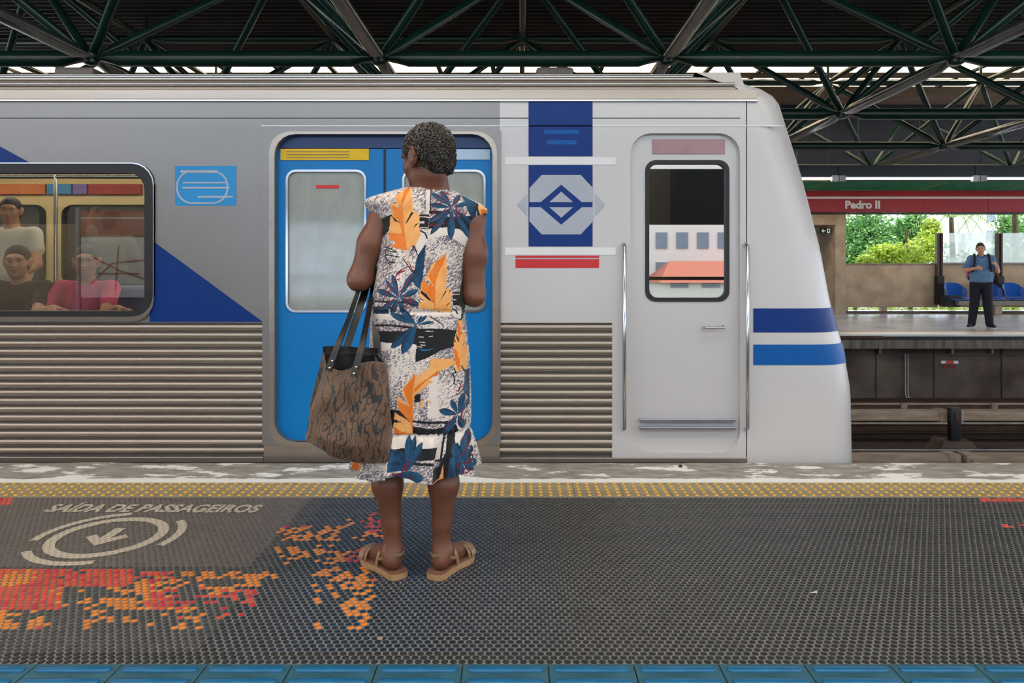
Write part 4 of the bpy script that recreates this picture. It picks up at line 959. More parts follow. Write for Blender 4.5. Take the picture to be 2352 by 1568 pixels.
for px_ in (-120, 128): MB().tube([(GX(px_, 5.9), 5.9, .1), (GX(px_, 5.9), 5.9, 2.06)], .016, 8).build('grab_pole', M['chrome'], T, smooth=60)
for a, b_, m in ((-60, 100, 'poster_orange'), (104, 160, 'poster_blue'), (164, 196, 'poster_violet'), (200, 320, 'poster_red')): MB().box(GX(a, 6.8), GX(b_, 6.8), 6.82, 6.86, GZ(445, 6.8), GZ(422, 6.8)).build('poster', M[m], T)
sb_ = GX(-300, 5.2), GX(345, 5.2)
MB().box(sb_[0], sb_[1], 4.95, 5.4, .1, .5, bev=.02).build('seat_base', M['cabin_seat'], T); MB().box(sb_[0], sb_[1], 5.4, 5.48, .1, .98, bev=.03).build('seat_back', M['cabin_seat'], T)

# ------------------------------------------------------------------ people
def skin(name, c): return pm(name, c, .42, var=.14, scale=9, bump=.08, bscale=140, spec=.45)
skin('skin_dark', rgb(112, 70, 52)); skin('skin_mid', rgb(222, 168, 136)); skin('skin_tan', rgb(176, 122, 92)); skin('skin_light', rgb(196, 146, 120))
pm('lip', rgb(150, 84, 74), .4); pm('eye_white', rgb(225, 220, 214), .3); pm('eye_iris', rgb(40, 26, 20), .2)
pm('hair_dark', rgb(44, 32, 26), .55, bump=.5, bscale=90, stretch=(1, 1, 4)); pm('hair_black', rgb(24, 20, 18), .5, bump=.5, bscale=90)
def basis(fwd, up=(0, 0, 1)):
    f = Vector(fwd).normalized(); r = f.cross(Vector(up)).normalized(); u = r.cross(f); return np.array([[r.x, f.x, u.x], [r.y, f.y, u.y], [r.z, f.z, u.z]])
class Head:
    def __init__(s, c, fwd, up=(0, 0, 1), s_=1., ear=.85): s.ear = ear; s.c = np.array(c, float); s.R = basis(fwd, up); s.s = s_
    def p(s, *q): return s.c+s.R@(np.array(q)*s.s)
    def e(s, q, r, k=.015, sub=False): return ell(s.p(*q), np.array(r if hasattr(r, '__len__') else (r, r, r))*s.s, k*s.s, s.R, sub)
    def k(s, a, b, ra, rb, k=.012): return cap(s.p(*a), s.p(*b), ra*s.s, rb*s.s, k*s.s)
    def skin(s):
        L = [s.e((0, -.012, .03), (.076, .094, .084), .02), s.e((0, .022, -.03), (.061, .07, .084), .03), s.e((0, .038, -.076), (.047, .05, .038), .025), s.e((0, .068, -.097), (.022, .02, .016), .02),
             s.k((0, .086, .006), (0, .104, -.03), .008, .0115), s.e((0, .078, .03), (.05, .018, .016), .02)]
        for g in (-1, 1):
            L += [s.e((g*.011, .097, -.034), .0075, .008), s.e((g*.038, .06, -.026), (.024, .026, .026), .02), s.e((g*.03, .081, .022), (.024, .012, .008), .012),
                  s.e((g*.081, -.006, -.004), (.013*s.ear, .025*s.ear, .037*s.ear), .008), s.k((g*.088, .002, .034), (g*.094, -.022, .024), .005, .0055, .005), s.k((g*.094, -.022, .024), (g*.096, -.028, -.008), .0055, .005, .005), s.e((g*.078, .004, -.036), (.009, .01, .012), .006)]
        L += [s.e((0, .088, -.058), (.024, .013, .0065), .006), s.e((0, .086, -.071), (.021, .013, .008), .006)]
        for g in (-1, 1): L += [s.e((g*.031, .099, .004), (.017, .016, .011), .008, True), s.e((g*.097, -.004, .002), (.009, .012, .021), .006, True)]
        L += [s.e((0, .104, -.0645), (.022, .012, .0022), .003, True)]
        return L
    def eyes(s, parent, base):
        for g in (-1, 1):
            me = MB().ico(s.p(g*.031, .074, .004), .0125*s.s, 2).ico(s.p(g*.031, .0835, .004), .0055*s.s, 2, 1)
            o = link('eye', me.mesh('eye', [M['eye_white'], M['eye_iris']], 60, base), parent)
def limb(a, b, ra, rb, k=.02): return cap(a, b, ra, rb, k)
def hand(wr, f, n, s=1., curl=.5, thumb=1):
    "palm with four fingers of unequal length and a thumb leaving its side; f = pointing direction, n = palm normal"
    f = Vector(f).normalized(); n = Vector(n); n = (n-f*n.dot(f)).normalized(); t = f.cross(n)*thumb; w = Vector(wr); L = []
    L.append(cap(w-f*.01, w+f*.03*s, .024*s, .022*s, .015))
    for o in (-.027, -.009, .009, .027): L.append(cap(w+f*.025*s+t*o*.75*s, w+f*.085*s+t*o*s, .014*s, .0115*s, .012))
    for o, ln in ((.028, .068), (.0095, .078), (-.0095, .073), (-.027, .056)):
        p = w+f*.085*s+t*o*s; d = f.copy(); r = .0092*s
        for j, q in enumerate((.45, .32, .23)):
            a = curl*(1.0, 1.25, .9)[j]; d = (d*math.cos(a)+n*math.sin(a)).normalized() if j == 0 else (d*math.cos(a)+d.cross(t).cross(d).normalized()*0+_bend(d, f, n, a)*math.sin(a)).normalized()
            e = p+d*ln*q*s*1.12; L.append(cap(p, e, r, r*.92, .003)); p = e; r *= .92
    p = w+f*.028*s+t*.024*s; d = (f*.55+t*.75+n*.3).normalized(); e = p+d*.038*s; L.append(cap(p, e, .0125*s, .0105*s, .008)); d2 = (f*.85+t*.15+n*(.3+.5*curl)).normalized(); L.append(cap(e, e+d2*.034*s, .0105*s, .0085*s, .003))
    return L
def _bend(d, f, n, a):
    "unit vector square to d in the finger's bending plane"
    t = f.cross(n); return t.cross(d).normalized() if t.cross(d).dot(n) > 0 or d.dot(n) > .5 else -t.cross(d).normalized()
def rel(prims, base):
    b = np.array(base, float); out = []
    for p in prims:
        p = list(p); p[1] = p[1]-b
        if p[0] == 'cap': p[2] = p[2]-b
        out.append(tuple(p))
    return out

# ---- the waiting woman, seen from behind
WD = 2.64
WB = Vector((-.37, 2.64, 0))
W = thing('person', WB, 'woman with short grey hair in an orange and navy printed dress, back turned', 'person')
def Q(px, py, d=WD): return P(px, py, d)
hd_ = Head(Q(981, 352, 2.645)+Vector((.0, 0, -.018)), (-.80, .60, -.16), (-.08, .05, 1), .97, .93)
neck0, neck1 = Vector((GX(992, WD), 2.665, 1.36)), Vector(hd_.p(0, -.02, -.07))
shl, shr = Q(883, 492, 2.67), Q(1083, 507, 2.67)
ell_, elr = Vector(Q(826, 640, 2.63)), Vector(Q(1088, 676, 2.66))
wrl = ell_+Vector((.085, .215, .03)); wrr = elr+Vector((-.10, .20, .03))
ch = Vector((GX(980, WD), 2.665, 1.2)); pv = Vector((GX(965, WD), 2.665, .82))
kl, kr = Vector((GX(891, 2.64), 2.64, .43)), Vector((GX(1019, 2.64), 2.64, .43))
al, ar_ = Vector((GX(904, 2.62), 2.612, .085)), Vector((GX(1014, 2.62), 2.612, .085))
FL = Vector((-.66, .75, 0)).normalized(); FR = Vector((.46, .89, 0)).normalized()
sk = hd_.skin()
sk += [limb(neck0, neck1, .056, .052, .03), limb(neck0+Vector((0, .0, -.06)), neck0+Vector((0, -.005, .04)), .06, .05, .03), limb(neck0+Vector((0, .0, -.03)), shl, .05, .046, .05), limb(neck0+Vector((0, .0, -.03)), shr, .05, .046, .05),
       ell(ch, (.13, .085, .19), .05), ell(pv+Vector((0, 0, .1)), (.125, .085, .16), .05), ell(pv, (.135, .09, .12), .05)]
for sh, el_, wr_, g in ((shl, ell_, wrl, -1), (shr, elr, wrr, 1)):
    mid = sh.lerp(el_, .45)+Vector((g*.006, -.008, 0)); fm = el_.lerp(wr_, .3)
    sk += [limb(sh, mid, .050, .0455, .03), limb(mid, el_, .0455, .0395, .03), ell(el_+Vector((g*.002, -.006, -.004)), (.030, .033, .033), .02), ell(el_+Vector((g*.010, -.026, -.016)), (.018, .018, .02), .022), limb(el_, fm, .036, .036, .03), limb(fm, wr_, .036, .026, .03)]
sk += hand(wrl, (.35, .85, .1), (0, .2, -1), .98, .45, -1)+hand(wrr, (-.75, .5, .25), (-.3, -.4, -.8), .98, .5, 1)
for kn, an, g, fd in ((kl, al, -1, FL), (kr, ar_, 1, FR)):
    hip = pv+Vector((g*.075, 0, -.04)); calf = kn.lerp(an, .30)+Vector((g*.004, -.016, 0)); low = kn.lerp(an, .72)
    sk += [limb(hip, kn, .085, .056, .03), ell(kn, (.053, .054, .06), .03), limb(kn, calf, .05, .051, .03), limb(calf, low, .0515, .034, .03), limb(low, an, .034, .031, .02)]
    heel = an+Vector((0, -.012, 0)); sd = Vector((-fd.y, fd.x, 0))
    sk += [ell(Vector((heel.x, heel.y, .058)), (.033, .036, .034), .02), ell(an+sd*.03+Vector((0, .012, .002)), .011, .012), ell(an-sd*.03+Vector((0, .012, .004)), .011, .012),
           limb(an+fd*.01+Vector((0, 0, -.005)), an+fd*.12+Vector((0, 0, -.035)), .034, .026, .03), limb(an+fd*.05-Vector((0, 0, .04)), an+fd*.145-Vector((0, 0, .046)), .03, .024, .02)]
    for o, ln, r in ((.032, .045, .0125), (.012, .042, .0095), (-.004, .038, .009), (-.019, .03, .0085), (-.032, .022, .0085)):
        p = an+fd*.14+sd*o*g+Vector((0, 0, -.048)); sk.append(limb(p, p+fd*ln+Vector((0, 0, -.004)), r, r*.9, .006))
V, Qd = sdf_mesh(sk, .0052); body = link('body', np_mesh('body', V-np.array(WB, np.float32), Qd, M['skin_dark']), W)
hd_.eyes(W, WB)
# hair: cropped grey curls
hp = [hd_.e((0, -.016, .034), (.084, .102, .091), .02), hd_.e((0, -.062, -.025), (.062, .045, .06), .03),
      hd_.e((0, .115, -.055), (.12, .085, .115), .01, True), hd_.e((.085, .02, -.03), (.035, .05, .055), .01, True), hd_.e((-.085, .02, -.03), (.035, .05, .055), .01, True), hd_.e((0, -.05, -.16), (.14, .14, .088), .01, True)]
Vh, Qh = sdf_mesh(hp, .0045)
hairm = attr_mat('hair_grey', .7, .3)
hc0 = np.array(rgb(46, 40, 36))
hair = link('hair', np_mesh('hair', Vh-np.array(WB, np.float32), Qh, M['hair_black']), W)
r = np.random.default_rng(3); ctr = hd_.p(0, -.02, .02); nrm = Vh-ctr; nrm /= np.linalg.norm(nrm, axis=1)[:, None]
loc_h = (Vh-hd_.c)@hd_.R
pick = r.choice(len(Vh), 9500)
bm = bmesh.new(); bmesh.ops.create_icosphere(bm, subdivisions=1, radius=1); iv = np.array([v.co[:] for v in bm.verts]); itri = np.array([[v.index for v in f.verts] for f in bm.faces]); bm.free()
pos = Vh[pick]+nrm[pick]*(.001+.004*r.random((len(pick), 1)))+r.normal(size=(len(pick), 3))*.0012; rad = (.0016+.0016*r.random(len(pick)))
CV = (pos[:, None, :]+iv[None]*rad[:, None, None]*(.7+.6*r.random((len(pick), 12, 1)))).reshape(-1, 3); CF = (itri[None]+(np.arange(len(pick))*12)[:, None, None]).reshape(-1, 3)
gv = np.clip(.38+.9*(loc_h[pick, 2]-.0)/.1*.35+.5*(vnoise(pos[:, 0]*60, pos[:, 2]*60, 8)-.5), .02, 1)*r.random(len(pick))**1.6
cc = hc0*(1-gv[:, None])+np.array(rgb(170, 162, 152))*gv[:, None]
curls = link('curls', np_mesh('curls', CV-np.array(WB), CF, M['hair_grey'], True, np.repeat(cc[:, None], 12, 1).reshape(-1, 3)), hair); tag(curls, kind='stuff')

# dress: lofted cloth with ruffle, printed
rows = [  # py, left px, right px, half depth, centre depth
    (433, 924, 1042, .066, 2.668), (435, 918, 1048, .074, 2.668), (440, 903, 1058, .084, 2.67), (448, 878, 1076, .094, 2.672), (457, 852, 1099, .100, 2.672), (464, 837, 1114, .103, 2.672), (471, 833, 1119, .104, 2.672), (481, 835, 1118, .105, 2.672),
    (492, 844, 1111, .106, 2.672), (505, 857, 1101, .108, 2.672), (520, 869, 1094, .110, 2.672), (545, 873, 1086, .114, 2.672), (570, 870, 1077, .120, 2.672), (610, 863, 1068, .126, 2.672), (660, 856, 1064, .132, 2.675), (710, 850, 1065, .138, 2.68), (760, 846, 1071, .146, 2.685),
    (820, 842, 1076, .152, 2.685), (900, 838, 1078, .156, 2.685), (960, 837, 1077, .156, 2.685), (984, 836, 1074, .155, 2.685), (990, 834, 1074, .157, 2.685), (1000, 830, 1078, .164, 2.685), (1040, 816, 1086, .180, 2.685), (1079, 806, 1090, .19, 2.685)]
zr = np.array([GZ(a[0], WD) for a in rows]); tab = np.array([[GX(a[1], WD), GX(a[2], WD), a[3], a[4]] for a in rows])
NR, NB, NFr = 780, 540, 70
zs = np.linspace(zr[0], zr[-1], NR)
ip = [np.interp(-zs, -zr, tab[:, c]) for c in range(4)]
for c in range(4):  # soften the polyline
    kk = np.ones(7)/7; pad = np.pad(ip[c], 3, mode='edge'); ip[c] = np.convolve(pad, kk, 'valid')
ang = np.concatenate([np.linspace(math.pi, 2*math.pi, NB, endpoint=False), np.linspace(0, math.pi, NFr, endpoint=False)])
A, ZZ = np.meshgrid(ang, zs); xl, xr_, hdp, yc = [q[:, None] for q in ip]
cxr, hw = (xl+xr_)/2, (xr_-xl)/2
ex_ = 1.0-.14*np.clip((1.32-ZZ)/.2, 0, 1); ca, sa = np.cos(A), np.sin(A)
X = cxr+hw*np.sign(ca)*np.abs(ca)**ex_; Y = yc+hdp*np.sign(sa)*np.abs(sa)**ex_
# folds: soft diagonal drape on the bodice, vertical folds below, gathers on the ruffle
zru = GZ(986, WD); t_ru = np.clip((zru-ZZ)/(zru-zr[-1]), 0, 1); t_sk = np.clip((GZ(760, WD)-ZZ)/.4, 0, 1)*(1-t_ru*.3)
th = A*1.0
fold = .0055*t_sk*(np.sin(th*9+.6)+.6*np.sin(th*14+2+3*(ZZ-.6)))+.0035*np.sin(26*(ZZ+.35*X)+3*np.sin(6*X))*np.clip((1.33-ZZ)/.1, 0, 1)*np.clip((ZZ-.75)/.2, 0, 1)
fold += t_ru*(.011*np.sin(th*13+.5)+.008*np.sin(th*21+1.7)+.005*np.sin(th*34))+.0035*np.exp(-((ZZ-zru)/.02)**2)*np.sin(th*46)
fold -= .006*np.exp(-((ZZ-zru)/.006)**2)+.005*np.exp(-((ZZ-GZ(713, WD))/.008)**2)
fold -= .0030*np.exp(-((X-GX(989, 2.57))/.004)**2)*(sa < 0)*(ZZ > .62)
nx, ny_ = ca/np.maximum(hw, .05), sa/np.maximum(hdp, .05); nl = np.sqrt(nx**2+ny_**2); X = X+fold*nx/nl; Y = Y+fold*ny_/nl
Zd = ZZ+t_ru**3*.010*np.sin(th*7+1)-.062*(X-GX(980, WD))*np.clip((ZZ-1.2)/.08, 0, 1)
# shoulder slope: the right shoulder sits lower
DV = np.stack([X, Y, Zd], -1).reshape(-1, 3); na = NB+NFr
ii, jj = np.meshgrid(np.arange(NR-1), np.arange(na), indexing='ij'); j2 = (jj+1) % na
DQ = np.stack([ii*na+jj, ii*na+j2, (ii+1)*na+j2, (ii+1)*na+jj], -1).reshape(-1, 4)[:, ::-1]
U = VX+DV[:, 0]*F/2.575; Vv = VY+(CZ-DV[:, 2])*F/2.605
# ---------------- the print, drawn in cloth coordinates
cream, grey, black = np.array(rgb(226, 214, 204)), np.array(rgb(112, 104, 114)), np.array(rgb(20, 20, 24))
navy_, teal = np.array(rgb(8, 38, 66)), np.array(rgb(28, 84, 118)); orange, peach, red = np.array(rgb(226, 112, 16)), np.array(rgb(238, 178, 108)), np.array(rgb(128, 16, 40))
n_a = vnoise((U*.62+Vv*.52)/6.5, (Vv*.85-U*.62)/1.7+0, 11); n_b = vnoise(U/34, Vv/34, 12); n_c = vnoise(U/1.5, Vv/1.5, 13)
# strokes run up to the right
sa_, sb2 = (U*.80-Vv*.60), (U*.60+Vv*.80)
n_a = vnoise(sa_/3.6, sb2/1.12, 11)
hm = np.clip((n_a*.82+n_c*.18+(n_b-.5)*.42-.46)/.14, 0, 1)[:, None]
DC = cream*(1-hm)+grey*hm
fine = vnoise(U/1.6, Vv/1.6, 17); streak = vnoise(sa_/12, sb2/2, 18)
C1 = lambda L: [(820+a*.1339, 420+b_*.1339) for a, b_ in L]
C2 = lambda L: [(820+a*.1339, 620+b_*.1339) for a, b_ in L]
C3 = lambda L: [(820+a*.19136, 820+b_*.19136) for a, b_ in L]
def inside(L, uu, vv):
    res = np.zeros(len(uu), bool); n_ = len(L)
    for i in range(n_):
        x1, y1 = L[i]; x2, y2 = L[(i+1) % n_]
        if y1 == y2: continue
        cnd = (y1 > vv) != (y2 > vv); res ^= cnd & (uu < (x2-x1)*(vv-y1)/(y2-y1)+x1)
    return res
def paint(mask_idx, c): DC[mask_idx] = c
def poly(L, c, jag=0., c2=None, seed=0, grain=0.):
    xs2 = [p_[0] for p_ in L]; ys2 = [p_[1] for p_ in L]; idx = np.nonzero((U > min(xs2)-6) & (U < max(xs2)+6) & (Vv > min(ys2)-6) & (Vv < max(ys2)+6))[0]
    if not len(idx): return
    uu, vv = U[idx], Vv[idx]
    if jag: uu = uu+jag*(vnoise(uu/2.5, vv/2.5, seed+31)-.5)*2; vv = vv+jag*(vnoise(uu/2.5, vv/2.5, seed+57)-.5)*2
    idx = idx[inside(L, uu, vv)]; col_ = np.asarray(c)[None].repeat(len(idx), 0)
    if c2 is not None:
        g_ = np.clip(streak[idx]*.6+vnoise(U[idx]/16, Vv[idx]/16, 23)*.8-.25, 0, 1)[:, None]; col_ = col_*(1-g_)+np.asarray(c2)*g_
    if grain: col_ = col_*(1-grain+2*grain*fine[idx])[:, None]
    DC[idx] = col_
def line(L, w, c):
    for (x1, y1), (x2, y2) in zip(L[:-1], L[1:]):
        idx = np.nonzero((U > min(x1, x2)-w-1) & (U < max(x1, x2)+w+1) & (Vv > min(y1, y2)-w-1) & (Vv < max(y1, y2)+w+1))[0]
        if not len(idx): continue
        dx, dy = x2-x1, y2-y1; t = np.clip(((U[idx]-x1)*dx+(Vv[idx]-y1)*dy)/(dx*dx+dy*dy+1e-9), 0, 1)
        DC[idx[np.hypot(U[idx]-x1-t*dx, Vv[idx]-y1-t*dy) < w*(.7+.5*fine[idx])]] = c
def petal(base, tip, w, dark=False):
    (x1, y1), (x2, y2) = base, tip; Lg = math.hypot(x2-x1, y2-y1); tx_, ty_ = (x2-x1)/Lg, (y2-y1)/Lg; w = w*1.0
    idx = np.nonzero((np.abs(U-(x1+x2)/2) < Lg*.6+w) & (np.abs(Vv-(y1+y2)/2) < Lg*.6+w))[0]
    if not len(idx): return
    a_ = ((U[idx]-x1)*tx_+(Vv[idx]-y1)*ty_)/Lg; b_ = -(U[idx]-x1)*ty_+(Vv[idx]-y1)*tx_
    prof = np.where((a_ > 0) & (a_ < 1), np.sin(np.pi*np.clip(a_, 0, 1)**1.5)**.75, 0)*w*.5
    m = np.abs(b_) < prof; g_ = np.clip(.5-.9*b_/w+.5*(streak[idx]-.5), 0, 1)[:, None]; cl = navy_*(1-g_)+teal*g_
    if dark: cl = cl*.7
    cl = np.where((np.abs(b_) < .45)[:, None], teal*1.35, cl); DC[idx[m]] = cl[m]
def burst(c, tips, w):
    for i, t in enumerate(tips): petal(c, t, w[i] if hasattr(w, '__len__') else w, i % 3 == 2)
# bodice back
poly(C1([(300, 640), (590, 545), (600, 700), (520, 840), (410, 930), (380, 780)]), black)
poly(C1([(1180, 110), (1250, 150), (1250, 550), (1190, 560)]), cream*.93)
poly(C1([(1060, 550), (1245, 560), (1235, 810), (1070, 795)]), black)
for L in ([(1080, 583), (1240, 597), (1240, 611), (1080, 598)], [(1080, 672), (1165, 668), (1165, 712), (1080, 708)], [(1090, 768), (1230, 778), (1230, 794), (1090, 785)]): poly(C1(L), cream*.8, .6)
poly(C1([(1235, 800), (1560, 770), (1750, 800), (1910, 920), (1830, 1080), (1560, 900), (1300, 960), (1235, 1000)]), cream*.97, 1.5)
poly(C1([(1240, 488), (1600, 495), (1600, 540), (1240, 548)]), black)
poly(C1([(1250, 610), (1600, 590), (2010, 560), (2110, 690), (2020, 940), (1960, 1050), (1900, 1280), (1840, 1410), (1800, 1230), (1920, 930), (1760, 800), (1560, 765), (1235, 800)]), black)
poly(C1([(1760, 180), (2060, 340), (2010, 680), (1900, 500), (1830, 300)]), navy_, 0, teal)
poly(C1([(2030, 340), (2300, 500), (2200, 690), (2090, 690), (2050, 560)]), black)
poly(C1([(2060, 390), (2110, 355), (2190, 420), (2270, 440), (2260, 500), (2160, 505), (2120, 600), (2105, 680), (2085, 690), (2110, 560), (2075, 470)]), peach, .8)
poly(C1([(2110, 440), (2270, 440), (2270, 500), (2160, 500), (2120, 580)]), orange, .8)
cB = C1([(1625, 430)])[0]
burst(cB, C1([(1265, 175), (1420, 140), (1240, 385), (1750, 185), (1970, 320), (1265, 900), (1610, 985), (1950, 990), (2020, 745), (1235, 690)]), [11, 12, 11, 13, 11, 14, 17, 13, 12, 13])
poly(C1([(1090, 830), (1200, 840), (1215, 1040), (1100, 1230), (1040, 1130), (1020, 1000)]), cream*.97)
line(C1([(1100, 835), (1180, 870), (1215, 960)]), 1.8, navy_)
poly(C1([(1195, 1040), (1140, 1700), (960, 1700), (1045, 1270)]), navy_, .6, teal*.6)
# big feather on the back
poly(C1([(850, 75), (640, 235), (660, 330), (755, 450), (585, 330), (575, 420), (610, 560), (560, 600), (545, 740), (525, 840), (535, 960), (700, 1040), (560, 1060), (620, 1110), (860, 1170), (1020, 1070), (1105, 900), (1075, 760), (1085, 700), (1070, 495), (1020, 560), (1015, 465), (970, 560), (955, 330), (940, 230), (930, 70)]), peach, 1.2, orange*.5+peach*.5)
poly(C1([(850, 75), (905, 75), (860, 200), (785, 380), (800, 640), (830, 900), (880, 1170), (620, 1110), (570, 1065), (710, 1045), (540, 960), (530, 845), (760, 890), (600, 740), (770, 700), (640, 600), (590, 400), (760, 460), (650, 250), (760, 330), (790, 150)]), orange, 1.0, orange*.7+peach*.3)
poly(C1([(560, 690), (720, 690), (790, 870), (640, 850), (550, 800)]), peach, 1., orange*.4+peach*.6); poly(C1([(660, 230), (740, 180), (770, 430), (700, 350)]), peach*.6+orange*.4, 1.)
for L in ([(985, 508), (860, 700), (838, 712), (930, 522)], [(1085, 690), (975, 790), (1010, 725)], [(575, 555), (680, 650), (780, 705), (640, 660)]): poly(C1(L), black)
line(C1([(870, 1160), (905, 1350)]), 1.1, peach)
for L in ([(480, 1100), (610, 1150), (690, 1190), (560, 1180), (470, 1140), (480, 1230), (740, 1275)], [(480, 1240), (500, 1320), (660, 1370), (530, 1370), (590, 1410)], [(810, 1310), (980, 1540)], [(960, 1090), (1000, 1090), (1050, 1240)], [(990, 1100), (940, 1180)]): line(C1(L), 1.3, black)
for L in ([(700, 1568), (740, 1510), (880, 1440), (1000, 1445)], [(905, 1360), (985, 1520)], [(720, 1560), (850, 1500)]): line(C1(L), 1.2, red)
rs = [[(1490, 170), (1580, 190), (1480, 200), (1380, 300), (1390, 330)], [(1760, 190), (1700, 300), (1560, 470), (1330, 640)], [(1370, 380), (1570, 285)], [(1710, 390), (1700, 560), (1750, 500), (1760, 590), (1850, 540), (1880, 480)], [(1250, 740), (1330, 710)], [(1320, 750), (1510, 700)], [(1620, 650), (1690, 600)], [(1360, 480), (1250, 590)]]
for L in rs: line(C1(L), 1.1, red)
# waist
for L in ([(270, 515), (900, 520), (900, 560), (270, 548)], [(270, 615), (620, 620), (620, 655), (260, 650)]): poly(C2(L), black, .8)
poly(C2([(250, 655), (560, 660), (560, 735), (250, 748)]), navy_); poly(C2([(600, 640), (1100, 650), (1230, 700), (1600, 720), (1600, 800), (1100, 760)]), cream*.97, 1.5)
poly(C2([(1640, 375), (1770, 375), (1770, 640), (1640, 600)]), black); poly(C2([(1770, 200), (1840, 0), (1880, 0), (1860, 640), (1790, 780), (1740, 400)]), black)
for L in ([(1640, 410), (1740, 415)], [(1640, 505), (1690, 505)], [(1640, 605), (1740, 615)], [(1800, 415), (1860, 420)], [(1800, 470), (1850, 470)]): line(C2(L), 1.0, cream*.8)
burst(C2([(745, 470)])[0], C2([(490, 160), (615, 70), (320, 335), (990, 40), (1080, 330), (1110, 590), (600, 750), (400, 680), (820, 740)]), [9, 13, 13, 14, 13, 15, 14, 12, 10])
poly(C2([(985, 0), (1140, 0), (1110, 330), (1000, 240)]), navy_, .6, teal*.7)
fo = C1([(1380, 1340), (1530, 1205), (1545, 1400)])+C2([(1535, 150), (1530, 330), (1590, 290), (1570, 380), (1630, 320), (1620, 520), (1610, 720), (1360, 690), (1080, 640), (1085, 530), (1150, 540), (1095, 430), (1130, 220), (1340, 280), (1170, 110), (1240, 100)])+C1([(1225, 1560), (1280, 1410)])
poly(fo, peach, 1.1, peach*.6+orange*.4)
poly(C1([(1380, 1340), (1530, 1210), (1480, 1400), (1400, 1560)])+C2([(1360, 200), (1355, 690), (1330, 560), (1220, 400), (1130, 330), (1130, 170), (1340, 280), (1240, 100)]), orange, 1., orange*.75+peach*.25)
for L in ([(1120, 340), (1210, 400), (1280, 500), (1350, 545), (1240, 500), (1110, 380)], [(1100, 460), (1190, 525), (1110, 490)], [(1090, 510), (1140, 555), (1085, 530)], [(1520, 350), (1545, 350), (1420, 550)], [(1625, 325), (1570, 400), (1600, 340)], [(1620, 530), (1525, 630), (1560, 570)]): poly(C2(L), black)
for L in ([(640, 150), (750, 30), (850, 10)], [(520, 330), (560, 250), (640, 180), (750, 150)], [(460, 510), (530, 370), (720, 290)], [(500, 630), (740, 400), (900, 200), (980, 80)], [(850, 400), (820, 620), (880, 600), (930, 450), (960, 560), (1020, 510)], [(760, 690), (870, 650)], [(860, 900), (720, 1060), (640, 1190), (830, 1160)], [(830, 1080), (1050, 910)], [(860, 750), (930, 790), (990, 760), (850, 880)], [(810, 1205), (1000, 1180)], [(690, 560), (650, 700)], [(950, 650), (900, 740)]): line(C2(L), 1.2, red)
# hip bands
poly(C2([(250, 745), (600, 745), (800, 850), (240, 830)]), cream*.97, 1.5); poly(C2([(230, 930), (600, 908), (1040, 955), (1040, 990), (600, 942), (230, 968)]), black, .8)
poly(C2([(235, 1038), (900, 1018), (1050, 975), (1450, 985), (1720, 1030), (1690, 1290), (1450, 1350), (1250, 1460), (1030, 1540), (1040, 1240), (280, 1215)]), black)
poly(C2([(285, 1212), (1040, 1245), (1040, 1340), (700, 1300), (300, 1400)]), cream*.98, 2.)
for L in ([(1080, 1118), (1160, 1122)], [(1100, 1205), (1190, 1210)], [(1060, 1280), (1140, 1285)], [(1200, 1025), (1320, 1030)], [(1260, 1115), (1310, 1108)], [(1120, 1250), (1190, 1258)]): line(C2(L), 1.0, cream*.75)
poly(C2([(1070, 1310), (1220, 1325), (1370, 1305), (1260, 1345), (1150, 1350)]), teal*1.3)
burst(C2([(1050, 910)])[0], C2([(590, 735), (750, 640), (605, 1310), (800, 1400), (1340, 870), (1130, 770), (1220, 760)]), [15, 14, 20, 23, 7, 7, 8]); line(C2([(1280, 790), (1470, 910)]), 1.1, black)
poly(C2([(1620, 640), (1790, 760), (1760, 840), (1640, 780)]), cream*.97, 1.); line(C2([(1640, 660), (1690, 700), (1710, 745)]), 1.8, navy_); line(C2([(1780, 760), (1790, 820), (1750, 850)]), 1.8, black)
# side feather
poly(C2([(1720, 865), (1790, 870), (1785, 1050), (1835, 1090), (1850, 1300), (1880, 1420), (1870, 1700), (1680, 1700), (1700, 1560), (1655, 1320), (1665, 1190), (1690, 1070), (1730, 1010)])+[], peach, 1., orange*.5+peach*.5)
poly(C3([(1150, -60), (1330, -60), (1280, 80), (1225, 190), (1185, 40)]), peach, 1., orange*.5+peach*.5)
poly(C2([(1720, 870), (1770, 1010), (1745, 1240), (1715, 1080)]), orange, .8); poly(C2([(1660, 1320), (1725, 1400), (1730, 1680), (1690, 1560)]), orange, .8); poly(C3([(1195, 0), (1230, 0), (1225, 180)]), orange, .6)
for L in ([(1690, 1070), (1735, 1180), (1745, 1250), (1700, 1170)], [(1665, 1170), (1710, 1250), (1670, 1215)], [(1835, 1230), (1795, 1330), (1810, 1260)], [(1790, 1075), (1760, 1120), (1770, 1070)]): poly(C2(L), black)
